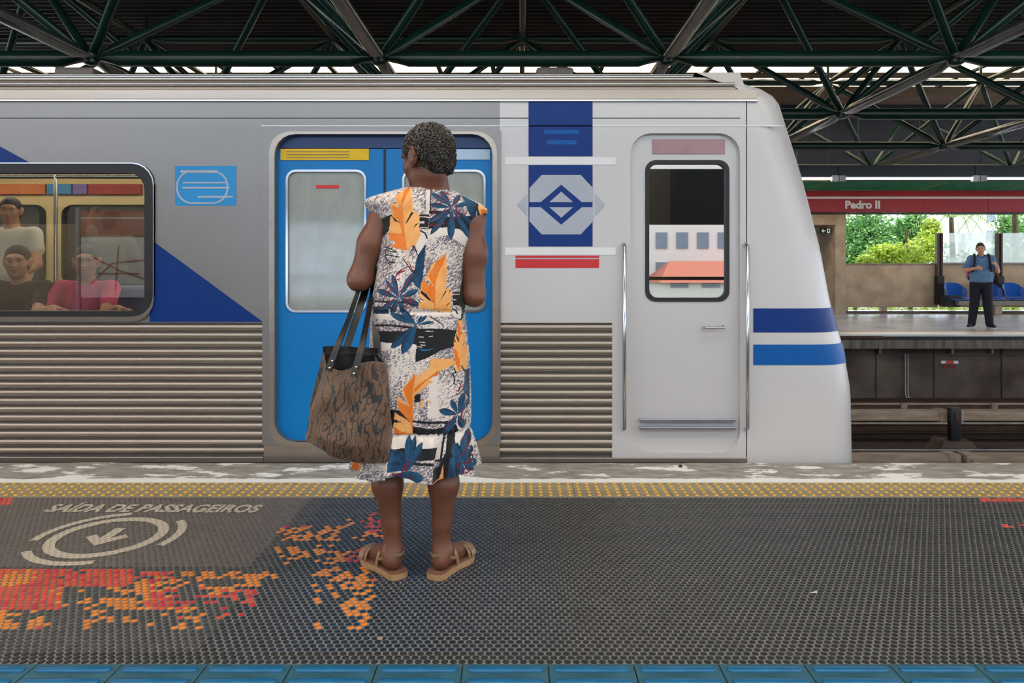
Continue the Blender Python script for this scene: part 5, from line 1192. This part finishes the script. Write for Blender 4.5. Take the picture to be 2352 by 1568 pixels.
# skirt
poly(C3([(890, 60), (990, 60), (975, 690), (865, 680)]), cream*.98, 1.5); poly(C3([(420, 580), (530, 590), (670, 740), (660, 780), (430, 775)]), black); poly(C3([(705, 405), (785, 398), (778, 492), (705, 492)]), black)
poly(C3([(720, 165), (640, 245), (570, 345), (565, 400), (645, 545), (520, 425), (500, 475), (520, 570), (660, 735), (480, 615), (470, 690), (560, 730), (465, 730), (465, 800), (500, 885), (688, 872), (700, 600), (710, 420), (780, 370), (950, 240), (860, 260), (990, 150), (1185, 70), (1150, 0), (900, -10), (880, 120), (830, 90), (830, 170), (795, 140), (780, 190)]), peach, 1.2, orange*.35+peach*.65)
poly(C3([(720, 170), (575, 345), (650, 550), (505, 475), (530, 590), (665, 740), (690, 860), (690, 400), (705, 290)]), orange, 1., orange*.75+peach*.25); poly(C3([(790, 270), (990, 132), (985, 185), (880, 225), (790, 300), (710, 385), (710, 335)]), orange, 1.); poly(C3([(465, 785), (600, 860), (690, 868), (500, 890)]), orange, 1.)
poly(C3([(820, 430), (930, 520), (880, 500)]), peach*.7+orange*.3); poly(C3([(780, 490), (815, 470), (820, 540), (795, 590)]), peach)
for L in ([(690, 708), (1190, 738), (1185, 772), (690, 735)], [(690, 780), (960, 812), (1190, 785), (1225, 885), (960, 892), (690, 868)]): poly(C3(L), black, .8)
for L in ([(1160, 110), (1190, 180), (1150, 170), (1175, 250), (1160, 300), (1185, 310)], [(1250, 100), (1300, 220), (1270, 380), (1200, 440)]): line(C3(L), 1.3, black)
poly(C3([(1290, 160), (1330, 150), (1330, 560), (1270, 400)]), navy_, .5, teal)
burst(C3([(1210, 670)])[0], C3([(995, 595), (1130, 485), (1275, 420), (1330, 530), (1040, 880), (1275, 845)]), [16, 12, 14, 13, 18, 16])
for L in ([(1250, 300), (1210, 400), (1270, 320)], [(1060, 840), (1200, 640)], [(1240, 700), (1260, 620), (1250, 760), (1290, 660)]): line(C3(L), 1.1, red)
# ruffle
hr = Vv > 820+878*.19136; 
poly(C3([(-100, 900), (600, 880), (970, 872), (975, 1022), (440, 1032), (-100, 1040)]), cream*.97, 1.2); poly(C3([(-100, 1040), (980, 1022), (955, 1152), (-100, 1165)]), black); poly(C3([(660, 1170), (950, 1188), (945, 1218), (660, 1198)]), black, .6)
poly(C3([(430, 1020), (560, 1060), (640, 1160), (650, 1290), (410, 1275)]), navy_, .5, teal*1.1); poly(C3([(400, 1330), (520, 1330), (600, 1420), (620, 1560), (400, 1560)]), black)
burst(C3([(645, 1280)])[0], C3([(405, 1030), (645, 880), (720, 890), (810, 950), (830, 1365), (755, 1455), (430, 1440), (600, 1545), (400, 1520), (410, 1190)]), [30, 18, 15, 16, 20, 20, 22, 24, 18, 22])
for L in ([(510, 1420), (470, 1300), (560, 1340), (600, 1210), (620, 1290), (650, 1160)], [(690, 1320), (650, 1420)]): line(C3(L), 1.3, red)
poly(C3([(1090, 880), (1190, 890), (1260, 1240), (1110, 1480), (1050, 1480), (1040, 1250), (945, 1255), (940, 1410), (1010, 1210), (1075, 1090)]), black); poly(C3([(945, 1250), (1040, 1240), (1010, 1370), (940, 1420)]), black)
poly(C3([(1040, 885), (1068, 885), (1030, 1190), (960, 1182), (960, 1158), (1008, 1160)]), black); poly(C3([(1000, 880), (1040, 885), (1005, 1160), (965, 1155)]), cream*.8, 1.5)
poly(C3([(940, 1415), (1000, 1385), (1030, 1300), (1052, 1210), (1050, 1360), (1058, 1470), (940, 1460)]), orange, .8, peach); poly(C3([(1130, 1150), (1250, 1200), (1245, 1460), (1085, 1480), (1110, 1300)]), navy_, .5, teal)
poly(C3([(1170, 885), (1295, 845), (1285, 925), (1240, 1000), (1180, 1005)]), cream, 1.)
burst(C3([(1260, 1220)])[0], C3([(1140, 1150), (1310, 900), (1360, 1110), (1410, 1345), (1245, 1400), (1380, 1240), (1165, 1000)]), [20, 22, 20, 18, 16, 14, 20])
for L in ([(1250, 1370), (1370, 1220), (1280, 1250)], [(1255, 1150), (1340, 1040)], [(1260, 980), (1330, 940)], [(1215, 1300), (1230, 1220)], [(1290, 1360), (1380, 1350)]): line(C3(L), 1.4, red)
poly(C3([(-60, 1200), (70, 1220), (60, 1340), (-80, 1330)]), orange, 1., peach)
line([(989, 436), (989, 487)], 1.0, black)
attr_mat('dress_print', .62, .25, bump=.12, bscale=500, sheen=.15)
dress = link('dress', np_mesh('dress', DV-np.array(WB), DQ, M['dress_print'], True, DC.astype(np.float32)), W)
pm('brass', rgb(200, 160, 80), .3, metal=1.)
zp = Vector((GX(996, 2.6), 2.594, GZ(437, 2.6))); link('zip_pull', MB().ico(zp, (.006, .005, .005), 2).box(zp.x-.002, zp.x+.002, zp.y-.003, zp.y, zp.z-.016, zp.z-.002).mesh('zip_pull', M['brass'], 60, WB), dress)
# sandals
pm('sole_tan', rgb(172, 134, 96), .7, var=.12, scale=20, bump=.2, bscale=200); pm('footbed', rgb(122, 84, 62), .7); pm('sandal_gold', rgb(158, 128, 98), .38, metal=.35, var=.1, scale=15)
for an, fd, g, lab in ((al, FL, -1, 0), (ar_, FR, 1, 1)):
    sd = Vector((-fd.y, fd.x, 0)); hb = an-fd*.055; hb.z = 0; Lf = .252
    prof_w = [(0, .012), (.03, .027), (.10, .033), (.3, .031), (.5, .033), (.68, .043), (.8, .043), (.9, .034), (.97, .018), (1, .008)]
    def outline(gw, z0):
        Lp = []
        for t, w_ in prof_w: Lp.append((hb+fd*(t*Lf)+sd*(w_+gw)*1.0).to_2d())
        for t, w_ in prof_w[::-1]: Lp.append((hb+fd*(t*Lf)-sd*(w_+gw)).to_2d())
        return [(q_.x, q_.y) for q_ in Lp]
    s_ = link('sandal', MB().plate(outline(.004, 0), [], 0.0, .021, 'z').mesh('sandal', M['sole_tan'], 40, WB), W)
    link('footbed', MB().plate(outline(.002, 0), [], .021, .028, 'z').mesh('footbed', M['footbed'], 40, WB), s_)
    up = Vector((0, 0, 1))
    def arch(t, hgt, w_, wd, lean=0.):
        c = hb+fd*(t*Lf); pts, nr = [], []
        for k in range(13):
            a = math.pi*k/12; pts.append(c+sd*(w_*math.cos(a))+up*(.026+hgt*math.sin(a)**.8)+fd*lean*math.sin(a)); nr.append(tuple(sd*math.cos(a)+up*math.sin(a)))
        link('strap', MB().ribbon(pts, nr, wd, .0035).mesh('strap', M['sandal_gold'], 40, WB), s_)
    arch(.82, .038, .046, .030); arch(.70, .046, .046, .012); arch(.42, .078, .040, .016, -.02)
    pts, nr = [], []
    for k in range(15):
        a = math.pi*(k/14); dv = sd*math.cos(a)-fd*math.sin(a); pts.append(an+fd*.012+sd*(.046*math.cos(a))-fd*(.067*math.sin(a))+up*(-.002+.006*math.sin(a))-up*.022*abs(math.cos(a))**3+fd*.02*abs(math.cos(a))); nr.append(tuple(dv))
    link('heel_strap', MB().ribbon(pts, nr, .011, .0035).mesh('heel_strap', M['sandal_gold'], 40, WB), s_)
    pts = [an+fd*.03+sd*(-g*.036*-1 if False else .037*g2)+up*z_ for g2, z_ in ((-g, -.05), (-g, -.02))]
    bk = an+fd*.035-sd*g*.0+sd*(.0)+up*0
    link('buckle', MB().box(bk.x-.006, bk.x+.006, bk.y-.004, bk.y+.004, bk.z-.008, bk.z+.008, bev=.001).mesh('buckle', M['brass'], 40, WB), s_)

# ---- her tote bag, hung on the bent left arm
def bag_mat():
    m, n, l, b = node_mat('brocade'); tc = n.new('ShaderNodeTexCoord'); mp = n.new('ShaderNodeMapping'); mp.inputs['Scale'].default_value = (1, 1, .62); l.new(tc.outputs['Object'], mp.inputs['Vector'])
    wv = n.new('ShaderNodeTexWave'); wv.inputs['Scale'].default_value = 60; wv.inputs['Distortion'].default_value = 40; wv.inputs['Detail'].default_value = 4; wv.inputs['Detail Scale'].default_value = 1.1; l.new(mp.outputs[0], wv.inputs['Vector'])
    r1 = n.new('ShaderNodeValToRGB'); r1.color_ramp.elements[0].color = (*rgb(70, 50, 34), 1); r1.color_ramp.elements[1].color = (*rgb(124, 88, 54), 1); l.new(wv.outputs['Fac'], r1.inputs['Fac'])
    mp2 = n.new('ShaderNodeMapping'); mp2.inputs['Scale'].default_value = (1.3, 1, .6); mp2.inputs['Rotation'].default_value = (0, -.5, 0); l.new(tc.outputs['Object'], mp2.inputs['Vector'])
    ns = n.new('ShaderNodeTexNoise'); ns.inputs['Scale'].default_value = 21; ns.inputs['Detail'].default_value = 3; ns.inputs['Distortion'].default_value = 2.2; l.new(mp2.outputs[0], ns.inputs['Vector'])
    r2 = n.new('ShaderNodeValToRGB'); r2.color_ramp.elements[0].position = .40; r2.color_ramp.elements[1].position = .425; l.new(ns.outputs['Fac'], r2.inputs['Fac'])
    w2 = n.new('ShaderNodeTexWave'); w2.inputs['Scale'].default_value = 13; w2.inputs['Distortion'].default_value = 12; w2.inputs['Detail'].default_value = 1.5; w2.inputs['Detail Scale'].default_value = 1.5; l.new(mp2.outputs[0], w2.inputs['Vector'])
    r3 = n.new('ShaderNodeValToRGB'); r3.color_ramp.elements[0].position = .03; r3.color_ramp.elements[1].position = .10; l.new(w2.outputs['Fac'], r3.inputs['Fac'])
    mu = n.new('ShaderNodeMath'); mu.operation = 'MULTIPLY'; l.new(r2.outputs['Color'], mu.inputs[0]); l.new(r3.outputs['Color'], mu.inputs[1])
    mx = n.new('ShaderNodeMix'); mx.data_type = 'RGBA'; l.new(mu.outputs[0], mx.inputs['Factor']); mx.inputs['A'].default_value = (*rgb(24, 20, 18), 1); l.new(r1.outputs['Color'], mx.inputs['B']); l.new(mx.outputs['Result'], b.inputs['Base Color'])
    b.inputs['Roughness'].default_value = .42; b.inputs['Sheen Weight'].default_value = .3
    bp = n.new('ShaderNodeBump'); bp.inputs['Strength'].default_value = .35; bp.inputs['Distance'].default_value = .003; l.new(wv.outputs['Fac'], bp.inputs['Height']); l.new(bp.outputs[0], b.inputs['Normal'])
bag_mat(); pm('bag_leather', rgb(20, 20, 22), .35, bump=.04, bscale=220); pm('bag_lining', rgb(26, 24, 24), .7); pm('rivet', rgb(200, 190, 170), .25, metal=1.)
BD = 2.475; BB = Vector((GX(805, BD), BD, GZ(950, BD)))
bag = thing('tote_bag', BB, 'brown and black patterned tote bag with black leather straps hanging from the woman\'s arm', 'bag')
def bagp(u, v, s):
    "u 0..1 left to right, v 0..1 top to bottom, s front(-1)/back(+1)"
    tl, tr, bl, br = (748, 836), (886, 833), (700, 1006), (904, 1060)
    if s > 0: tl, tr = (742, 808), (868, 812)
    px_ = (tl[0]*(1-u)+tr[0]*u)*(1-v)+(bl[0]*(1-u)+br[0]*u)*v; py_ = (tl[1]*(1-u)+tr[1]*u)*(1-v)+(bl[1]*(1-u)+br[1]*u)*v
    px_ += -10*math.sin(math.pi*v)*(1-u)*0+6*math.sin(math.pi*v)*(u-.5); py_ += 16*math.sin(math.pi*u)*v**4*(1 if u > .3 else .6)
    if s < 0 and v < .3: py_ += 14*math.sin(math.pi*min(1, u/.55))*(1-v/.3) if u < .55 else -6*math.sin(math.pi*(u-.55)/.45)*(1-v/.3)
    th_ = (.022+.055*v**.7)*(math.sin(math.pi*min(max(u, .0), 1.))**.45)*(1-.35*max(0, v-.85)/.15)
    d_ = BD+.03+.02*u
    q_ = P(px_, py_, d_); q_.y += s*th_+.006*math.sin(7*u+9*v)+.003*math.sin(17*u-13*v); return q_
nu, nv2 = 44, 40; BV = []; BF = []
for s in (-1, 1):
    for i in range(nv2):
        for j in range(nu): BV.append(bagp(j/(nu-1), i/(nv2-1), s)-BB)
N = nu*nv2
for s in (0, 1):
    for i in range(nv2-1):
        for j in range(nu-1):
            f_ = (s*N+i*nu+j, s*N+i*nu+j+1, s*N+(i+1)*nu+j+1, s*N+(i+1)*nu+j); BF.append(f_ if s == 0 else f_[::-1])
for i in range(nv2-1):
    BF.append((i*nu, (i+1)*nu, N+(i+1)*nu, N+i*nu)); BF.append((i*nu+nu-1, N+i*nu+nu-1, N+(i+1)*nu+nu-1, (i+1)*nu+nu-1))
for j in range(nu-1): b0 = (nv2-1)*nu; BF.append((b0+j, b0+j+1, N+b0+j+1, N+b0+j))
bme = MB().add(BV, BF).mesh('bag_body', [M['brocade'], M['bag_lining']], 60)
bo = link('bag_body', bme, bag); so = bo.modifiers.new('cloth', 'SOLIDIFY'); so.thickness = .003; so.material_offset = 1; so.offset = -1
rim = [bagp(j/43, 0, 1)+Vector((0, 0, .004)) for j in range(44)]; link('zip_band', MB().ribbon(rim, (0, -1, 0), .03, .004).mesh('zip_band', M['bag_leather'], None, BB), bag)
def strap(pp, wd, nr):
    pts = [P(*q_) for q_ in pp]; fine_ = []
    for i in range(len(pts)-1):
        p0, p1, p2, p3 = pts[max(i-1, 0)], pts[i], pts[i+1], pts[min(i+2, len(pts)-1)]
        for k in range(6):
            t = k/6; fine_.append(.5*((2*p1)+(p2-p0)*t+(2*p0-5*p1+4*p2-p3)*t*t+(3*p1-p0-3*p2+p3)*t**3))
    fine_.append(pts[-1]); n_ = len(fine_)
    nn_ = [tuple(Vector(nr[0]).lerp(Vector(nr[1]), math.sin(math.pi*i/(n_-1)))) for i in range(n_)]
    return link('strap', MB().ribbon(fine_, nn_, wd, .004).mesh('strap', M['bag_leather'], 40, BB), bag)
yb = 2.705
s1 = strap([(754, 852, 2.462), (775, 795, 2.475), (800, 735, 2.52), (820, 676, 2.60), (836, 640, 2.68), (850, 633, 2.71), (858, 650, 2.69), (846, 720, 2.56), (832, 790, 2.475), (812, 866, 2.44)], .026, [(-.3, -1, 0), (-.6, -.3, .6)])
s2 = strap([(792, 812, 2.54), (812, 750, 2.58), (832, 690, 2.64), (846, 645, 2.72), (858, 636, 2.74), (866, 655, 2.72), (864, 740, 2.60), (866, 800, 2.55), (872, 836, 2.535)], .026, [(.3, -1, 0), (.2, -.6, .7)])
for (a, b_, d_) in ((763, 829, 2.457), (757, 845, 2.454), (818, 843, 2.437), (813, 858, 2.433)): p = P(a, b_, d_); link('rivet', MB().ico(p, (.005, .003, .005), 2).mesh('rivet', M['rivet'], 60, BB), s1)

# ---- generic dressed figure used for the other people
def figure(base, label, J, style, vox):
    Wp = thing('person', base, label, 'person'); L = lambda q_: Vector(q_)
    hd2 = Head(J['head'], J['look'], J.get('up', (0, 0, 1)), J.get('hs', .98)); sk = hd2.skin(); nk = L(J['neck'])
    sk += [limb(nk, hd2.p(0, -.02, -.07), .054, .05, .03), limb(nk+Vector((0, 0, -.06)), nk, .07, .055, .03), ell(L(J['chest']), (.11, .07, .15), .04), limb(J['chest'], J['pelvis'], .09, .09, .04)]
    for s in 'lr':
        sh, e_, w_ = L(J['sh'+s]), L(J['el'+s]), L(J['wr'+s])
        sk += [limb(L(J['chest'])+Vector((0, 0, .1)), sh, .05, .045, .03), limb(sh, e_, .046, .038, .03), limb(e_, e_.lerp(w_, .35), .038, .036, .02), limb(e_.lerp(w_, .35), w_, .036, .026, .02)]
        sk += hand(w_, J['hf'+s], J['hn'+s], .95, J.get('curl'+s, .6), 1 if s == 'r' else -1)
        if 'hip'+s in J: sk += [limb(J['pelvis'], J['hip'+s], .08, .07, .02), limb(J['hip'+s], J['kn'+s], .07, .05, .02), limb(J['kn'+s], J['an'+s], .045, .032, .02), limb(J['an'+s], J['to'+s], .034, .028, .02)]
    link('body', np_mesh('body', *sdf_mesh(sk, vox), M[style['skin']]), Wp)
    for g in (-1, 1): link('eye', MB().ico(hd2.p(g*.031, .074, .004), .0125, 2).ico(hd2.p(g*.031, .0835, .004), .0058, 2, 1).mesh('eye', [M['eye_white'], M['eye_iris']], 60), Wp)
    lp = [hd2.e((0, .0885, -.0585), (.021, .012, .005), .003), hd2.e((0, .087, -.0705), (.018, .012, .006), .003)]
    link('lips', np_mesh('lips', *sdf_mesh(lp, .003), M['lip']), Wp)
    for g in (-1, 1): link('eyebrow', MB().tube([hd2.p(g*.014, .0935, .024), hd2.p(g*.03, .0925, .028), hd2.p(g*.046, .081, .023)], [.0028, .003, .0016], 6).mesh('eyebrow', M['hair_black'], 60), Wp)
    hpz = [hd2.e((0, -.015, .033), (.0805, .099, .0885), .02), hd2.e((0, -.05, -.02), (.074, .06, .07), .03), hd2.e((0, .124, -.048), (.078, .085, .118), .01, True), hd2.e((0, -.05, -.17), (.14, .14, .08), .01, True)]
    for g in (-1, 1): hpz.append(hd2.e((g*.092, .03, -.04), (.03, .045, .045), .01, True))
    hpz += [hd2.e(*q_) for q_ in style.get('hair_extra', [])]
    link('hair', np_mesh('hair', *sdf_mesh(hpz, vox), M[style['hair']]), Wp)
    link('shirt', np_mesh('shirt', *sdf_mesh(J['shirt'], vox), M[style['shirt']]), Wp)
    if 'pants' in J: link('trousers', np_mesh('trousers', *sdf_mesh(J['pants'], vox), M[style['pants']]), Wp)
    return Wp, hd2
pm('polo_blue', rgb(104, 144, 186), .8, var=.15, scale=14, bump=.2, bscale=30); pm('polo_collar', rgb(26, 32, 48), .8); pm('trouser_navy', rgb(22, 26, 42), .8, var=.2, scale=8); pm('shoe_black', rgb(24, 24, 26), .5); pm('shoe_sole', rgb(215, 215, 215), .6)
pm('pack_navy', rgb(30, 32, 60), .7); pm('pack_pink', rgb(206, 120, 150), .7)
fb = (GX(2254, 13.7), 13.7, 0)
J = dict(head=(-.016, -.02, 1.505), look=(-.12, -1, -.06), up=(-.1, 0, 1), neck=(.0, .02, 1.365), chest=(0, .03, 1.2), pelvis=(0, .03, .86),
         shl=(.185, .03, 1.315), ell=(.295, .02, 1.075), wrl=(.245, -.17, 1.165), hfl=(-.35, -.4, .6), hnl=(-.8, .5, 0), curll=.9,
         shr=(-.185, .03, 1.315), elr=(-.305, .0, 1.09), wrr=(-.12, -.25, 1.135), hfr=(1, -.25, .0), hnr=(0, 1, -.2), curlr=.7,
         hipl=(.1, .03, .8), knl=(.12, .02, .45), anl=(.15, .03, .08), tol=(.2, -.08, .045), hipr=(-.1, .03, .8), knr=(-.13, .02, .45), anr=(-.17, .03, .08), tor=(-.22, -.08, .045))
J['shirt'] = [ell((0, .03, 1.2), (.185, .125, .17), .05), ell((0, .0, 1.0), (.222, .165, .17), .06), limb((0, .03, 1.28), (.18, .03, 1.315), .085, .07, .04), limb((0, .03, 1.28), (-.18, .03, 1.315), .085, .07, .04),
              limb((.18, .03, 1.31), (.262, .025, 1.145), .07, .064, .03), limb((-.18, .03, 1.31), (-.275, .015, 1.15), .07, .064, .03), ell((0, .01, .9), (.212, .155, .06), .04), limb((0, .03, 1.33), (0, .025, 1.375), .075, .062, .02), ell((0, 0, .78), (.3, .3, .08), .005, None, True)]
J['pants'] = [ell((0, .02, .84), (.205, .15, .1), .04), limb((.1, .03, .82), (.115, .02, .45), .112, .088, .03), limb((.115, .02, .45), (.15, .03, .09), .088, .076, .02), limb((-.1, .03, .82), (-.125, .02, .45), .112, .088, .03), limb((-.125, .02, .45), (-.17, .03, .09), .088, .076, .02)]
per, hd2 = figure(fb, 'woman in blue polo shirt and dark trousers standing on the far platform', J, dict(skin='skin_mid', hair='hair_dark', shirt='polo_blue', pants='trouser_navy', hair_extra=[((0, -.11, .03), (.035, .035, .035), .02)]), .0085)
per.rotation_euler = (0, 0, -.46); per.scale = (.9, .94, 1)
link('collar', np_mesh('collar', *sdf_mesh([cap((-.0, -.052, 1.325), (-.062, .0, 1.372), .016, .018, .01), cap((.0, -.052, 1.325), (.062, .0, 1.372), .016, .018, .01), cap((-.062, .0, 1.372), (-.05, .06, 1.385), .018, .018, .01), cap((.062, .0, 1.372), (.05, .06, 1.385), .018, .018, .01), cap((-.05, .06, 1.385), (.05, .06, 1.385), .018, .018, .01)], .007), M['polo_collar']), per)
for g, an, to in ((1, (.15, .03, .08), (.215, -.11, .04)), (-1, (-.17, .03, .08), (-.24, -.11, .04))):
    sh_ = link('shoe', np_mesh('shoe', *sdf_mesh([cap((an[0], an[1]+.03, .055), to, .05, .04, .02), cap(an, (an[0], an[1], .06), .045, .05, .02)], .007), M['shoe_black']), per)
    hx, hy2 = an[0], an[1]+.03; a0 = math.atan2(to[1]-hy2, to[0]-hx)
    link('sole', MB().plate([(to[0]+.047*math.cos(a0-math.pi/2+math.pi*k/8), to[1]+.047*math.sin(a0-math.pi/2+math.pi*k/8)) for k in range(9)]+[(hx+.054*math.cos(a0+math.pi/2+math.pi*k/8), hy2+.054*math.sin(a0+math.pi/2+math.pi*k/8)) for k in range(9)], [], .0, .022, 'z').mesh('sole', M['shoe_sole']), sh_)
bp_ = thing('backpack', (fb[0]+.2*math.sin(.46), fb[1]+.2*math.cos(.46), .85), 'navy and pink backpack worn by the woman on the far platform', 'backpack', rot=(0, 0, -.46)); bp_.scale = (.9, .94, 1)
link('pack_body', np_mesh('pack_body', *sdf_mesh([ell((-.03, .08, .24), (.16, .1, .2), .03), ell((-.05, .1, .14), (.19, .09, .13), .03)], .009), M['pack_navy']), bp_)
link('side_pocket', np_mesh('side_pocket', *sdf_mesh([ell((-.225, .03, .16), (.035, .06, .09), .02)], .008), M['pack_pink']), bp_)
for g in (-1, 1):
    pts = [Vector((g*.115, -.02, .42)), Vector((g*.12, -.12, .53)), Vector((g*.125, -.2, .555)), Vector((g*.13, -.29, .50)), Vector((g*.135, -.335, .40)), Vector((g*.15, -.33, .28)), Vector((g*.19, -.26, .17)), Vector((g*.235, -.13, .1)), Vector((g*.2, .02, .08))]
    link('shoulder_strap', MB().ribbon(pts, [(0, -.2, 1), (0, -.3, 1), (0, -.3, 1), (0, -.8, .6), (0, -1, .3), (g*.4, -1, 0), (g*.8, -.6, 0), (g, 0, 0), (g, .3, 0)], .045, .012).mesh('shoulder_strap', M['pack_navy'], 40), bp_)

# passengers behind the train window
pm('shirt_pink', rgb(206, 62, 112), .8, var=.15, scale=10); pm('shirt_black', rgb(28, 28, 34), .8, var=.2, scale=10); pm('shirt_white', rgb(214, 214, 212), .8); pm('denim', rgb(44, 54, 78), .85)
def seated(px_, d, label, style, dx=0., armx=.3, hy=0.):
    x = GX(px_, d); b = (x, d, .1); 
    Jp = dict(head=(0+dx, -.02, 1.06+hy), look=(.4, -1, -.05), neck=(0, .02, .92+hy), chest=(0, .03, .75+hy), pelvis=(0, .05, .5), shl=(.17, .02, .87+hy), ell=(.24, -.17, .70+hy), wrl=(.24+armx, -.24, .74), hfl=(1, -.1, -.1), hnl=(0, -.2, -1), shr=(-.17, .02, .87+hy), elr=(-.25, -.12, .66+hy), wrr=(-.05, -.3, .72), hfr=(1, -.2, 0), hnr=(0, -.2, -1), curll=.5, curlr=.5,
              hipl=(.09, .02, .48), knl=(.11, -.38, .48), anl=(.11, -.4, .08), tol=(.11, -.5, .05), hipr=(-.09, .02, .48), knr=(-.11, -.38, .48), anr=(-.11, -.4, .08), tor=(-.11, -.5, .05))
    Jp['shirt'] = [ell((0, .03, .76+hy), (.165, .11, .16), .05), ell((0, .03, .56), (.16, .12, .14), .05), limb((0, .03, .84+hy), (.165, .02, .865+hy), .075, .062, .04), limb((0, .03, .84+hy), (-.165, .02, .865+hy), .075, .062, .04), limb((.17, .02, .865+hy), (.215, -.09, .77+hy), .06, .056, .03), limb((-.17, .02, .865+hy), (-.22, -.06, .75+hy), .06, .056, .03)]
    Jp['pants'] = [ell((0, .05, .48), (.17, .13, .085), .04)]+[q_ for g in (-1, 1) for q_ in (limb((g*.09, .02, .48), (g*.11, -.38, .48), .088, .07, .03), limb((g*.11, -.38, .48), (g*.11, -.4, .1), .068, .058, .02))]
    return figure(b, label, Jp, style, .011)
seated(196, 5.12, 'passenger in a pink shirt sitting behind the train window', dict(skin='skin_tan', hair='hair_black', shirt='shirt_pink', pants='denim', hair_extra=[((0, -.055, -.05), (.085, .07, .1), .03)]), .02, .12)
seated(44, 5.12, 'passenger in a black shirt with an arm along the train window sill', dict(skin='skin_light', hair='hair_dark', shirt='shirt_black', pants='denim'), 0, .16, .0)
Js = dict(head=(0, 0, 1.50), look=(.4, -1, -.1), neck=(0, .02, 1.36), chest=(0, .03, 1.2), pelvis=(0, .03, .86), shl=(.18, .03, 1.3), ell=(.26, -.05, 1.05), wrl=(.2, -.2, .95), hfl=(0, -.6, -.5), hnl=(-1, 0, 0), shr=(-.18, .03, 1.3), elr=(-.27, -.02, 1.5), wrr=(-.2, -.08, 1.72), hfr=(.1, 0, 1), hnr=(0, -1, 0),
          hipl=(.09, .03, .8), knl=(.1, .02, .45), anl=(.1, .03, .08), tol=(.1, -.08, .04), hipr=(-.09, .03, .8), knr=(-.1, .02, .45), anr=(-.1, .03, .08), tor=(-.1, -.08, .04))
Js['shirt'] = [ell((0, .03, 1.2), (.17, .11, .17), .05), ell((0, .03, 1.0), (.165, .12, .16), .05), limb((0, .03, 1.28), (.17, .03, 1.3), .08, .065, .04), limb((0, .03, 1.28), (-.17, .03, 1.3), .08, .065, .04), limb((.18, .03, 1.3), (.225, 0, 1.17), .062, .058, .03), limb((-.18, .03, 1.3), (-.23, 0, 1.42), .062, .058, .03)]
Js['pants'] = [ell((0, .03, .85), (.165, .12, .1), .04)]+[q_ for g in (-1, 1) for q_ in (limb((g*.09, .03, .82), (g*.1, .02, .45), .09, .07, .03), limb((g*.1, .02, .45), (g*.1, .03, .1), .07, .06, .02))]
figure((GX(24, 6.1), 6.1, .1), 'standing passenger in a white shirt at the left edge of the train window', Js, dict(skin='skin_light', hair='hair_dark', shirt='shirt_white', pants='denim'), .011)
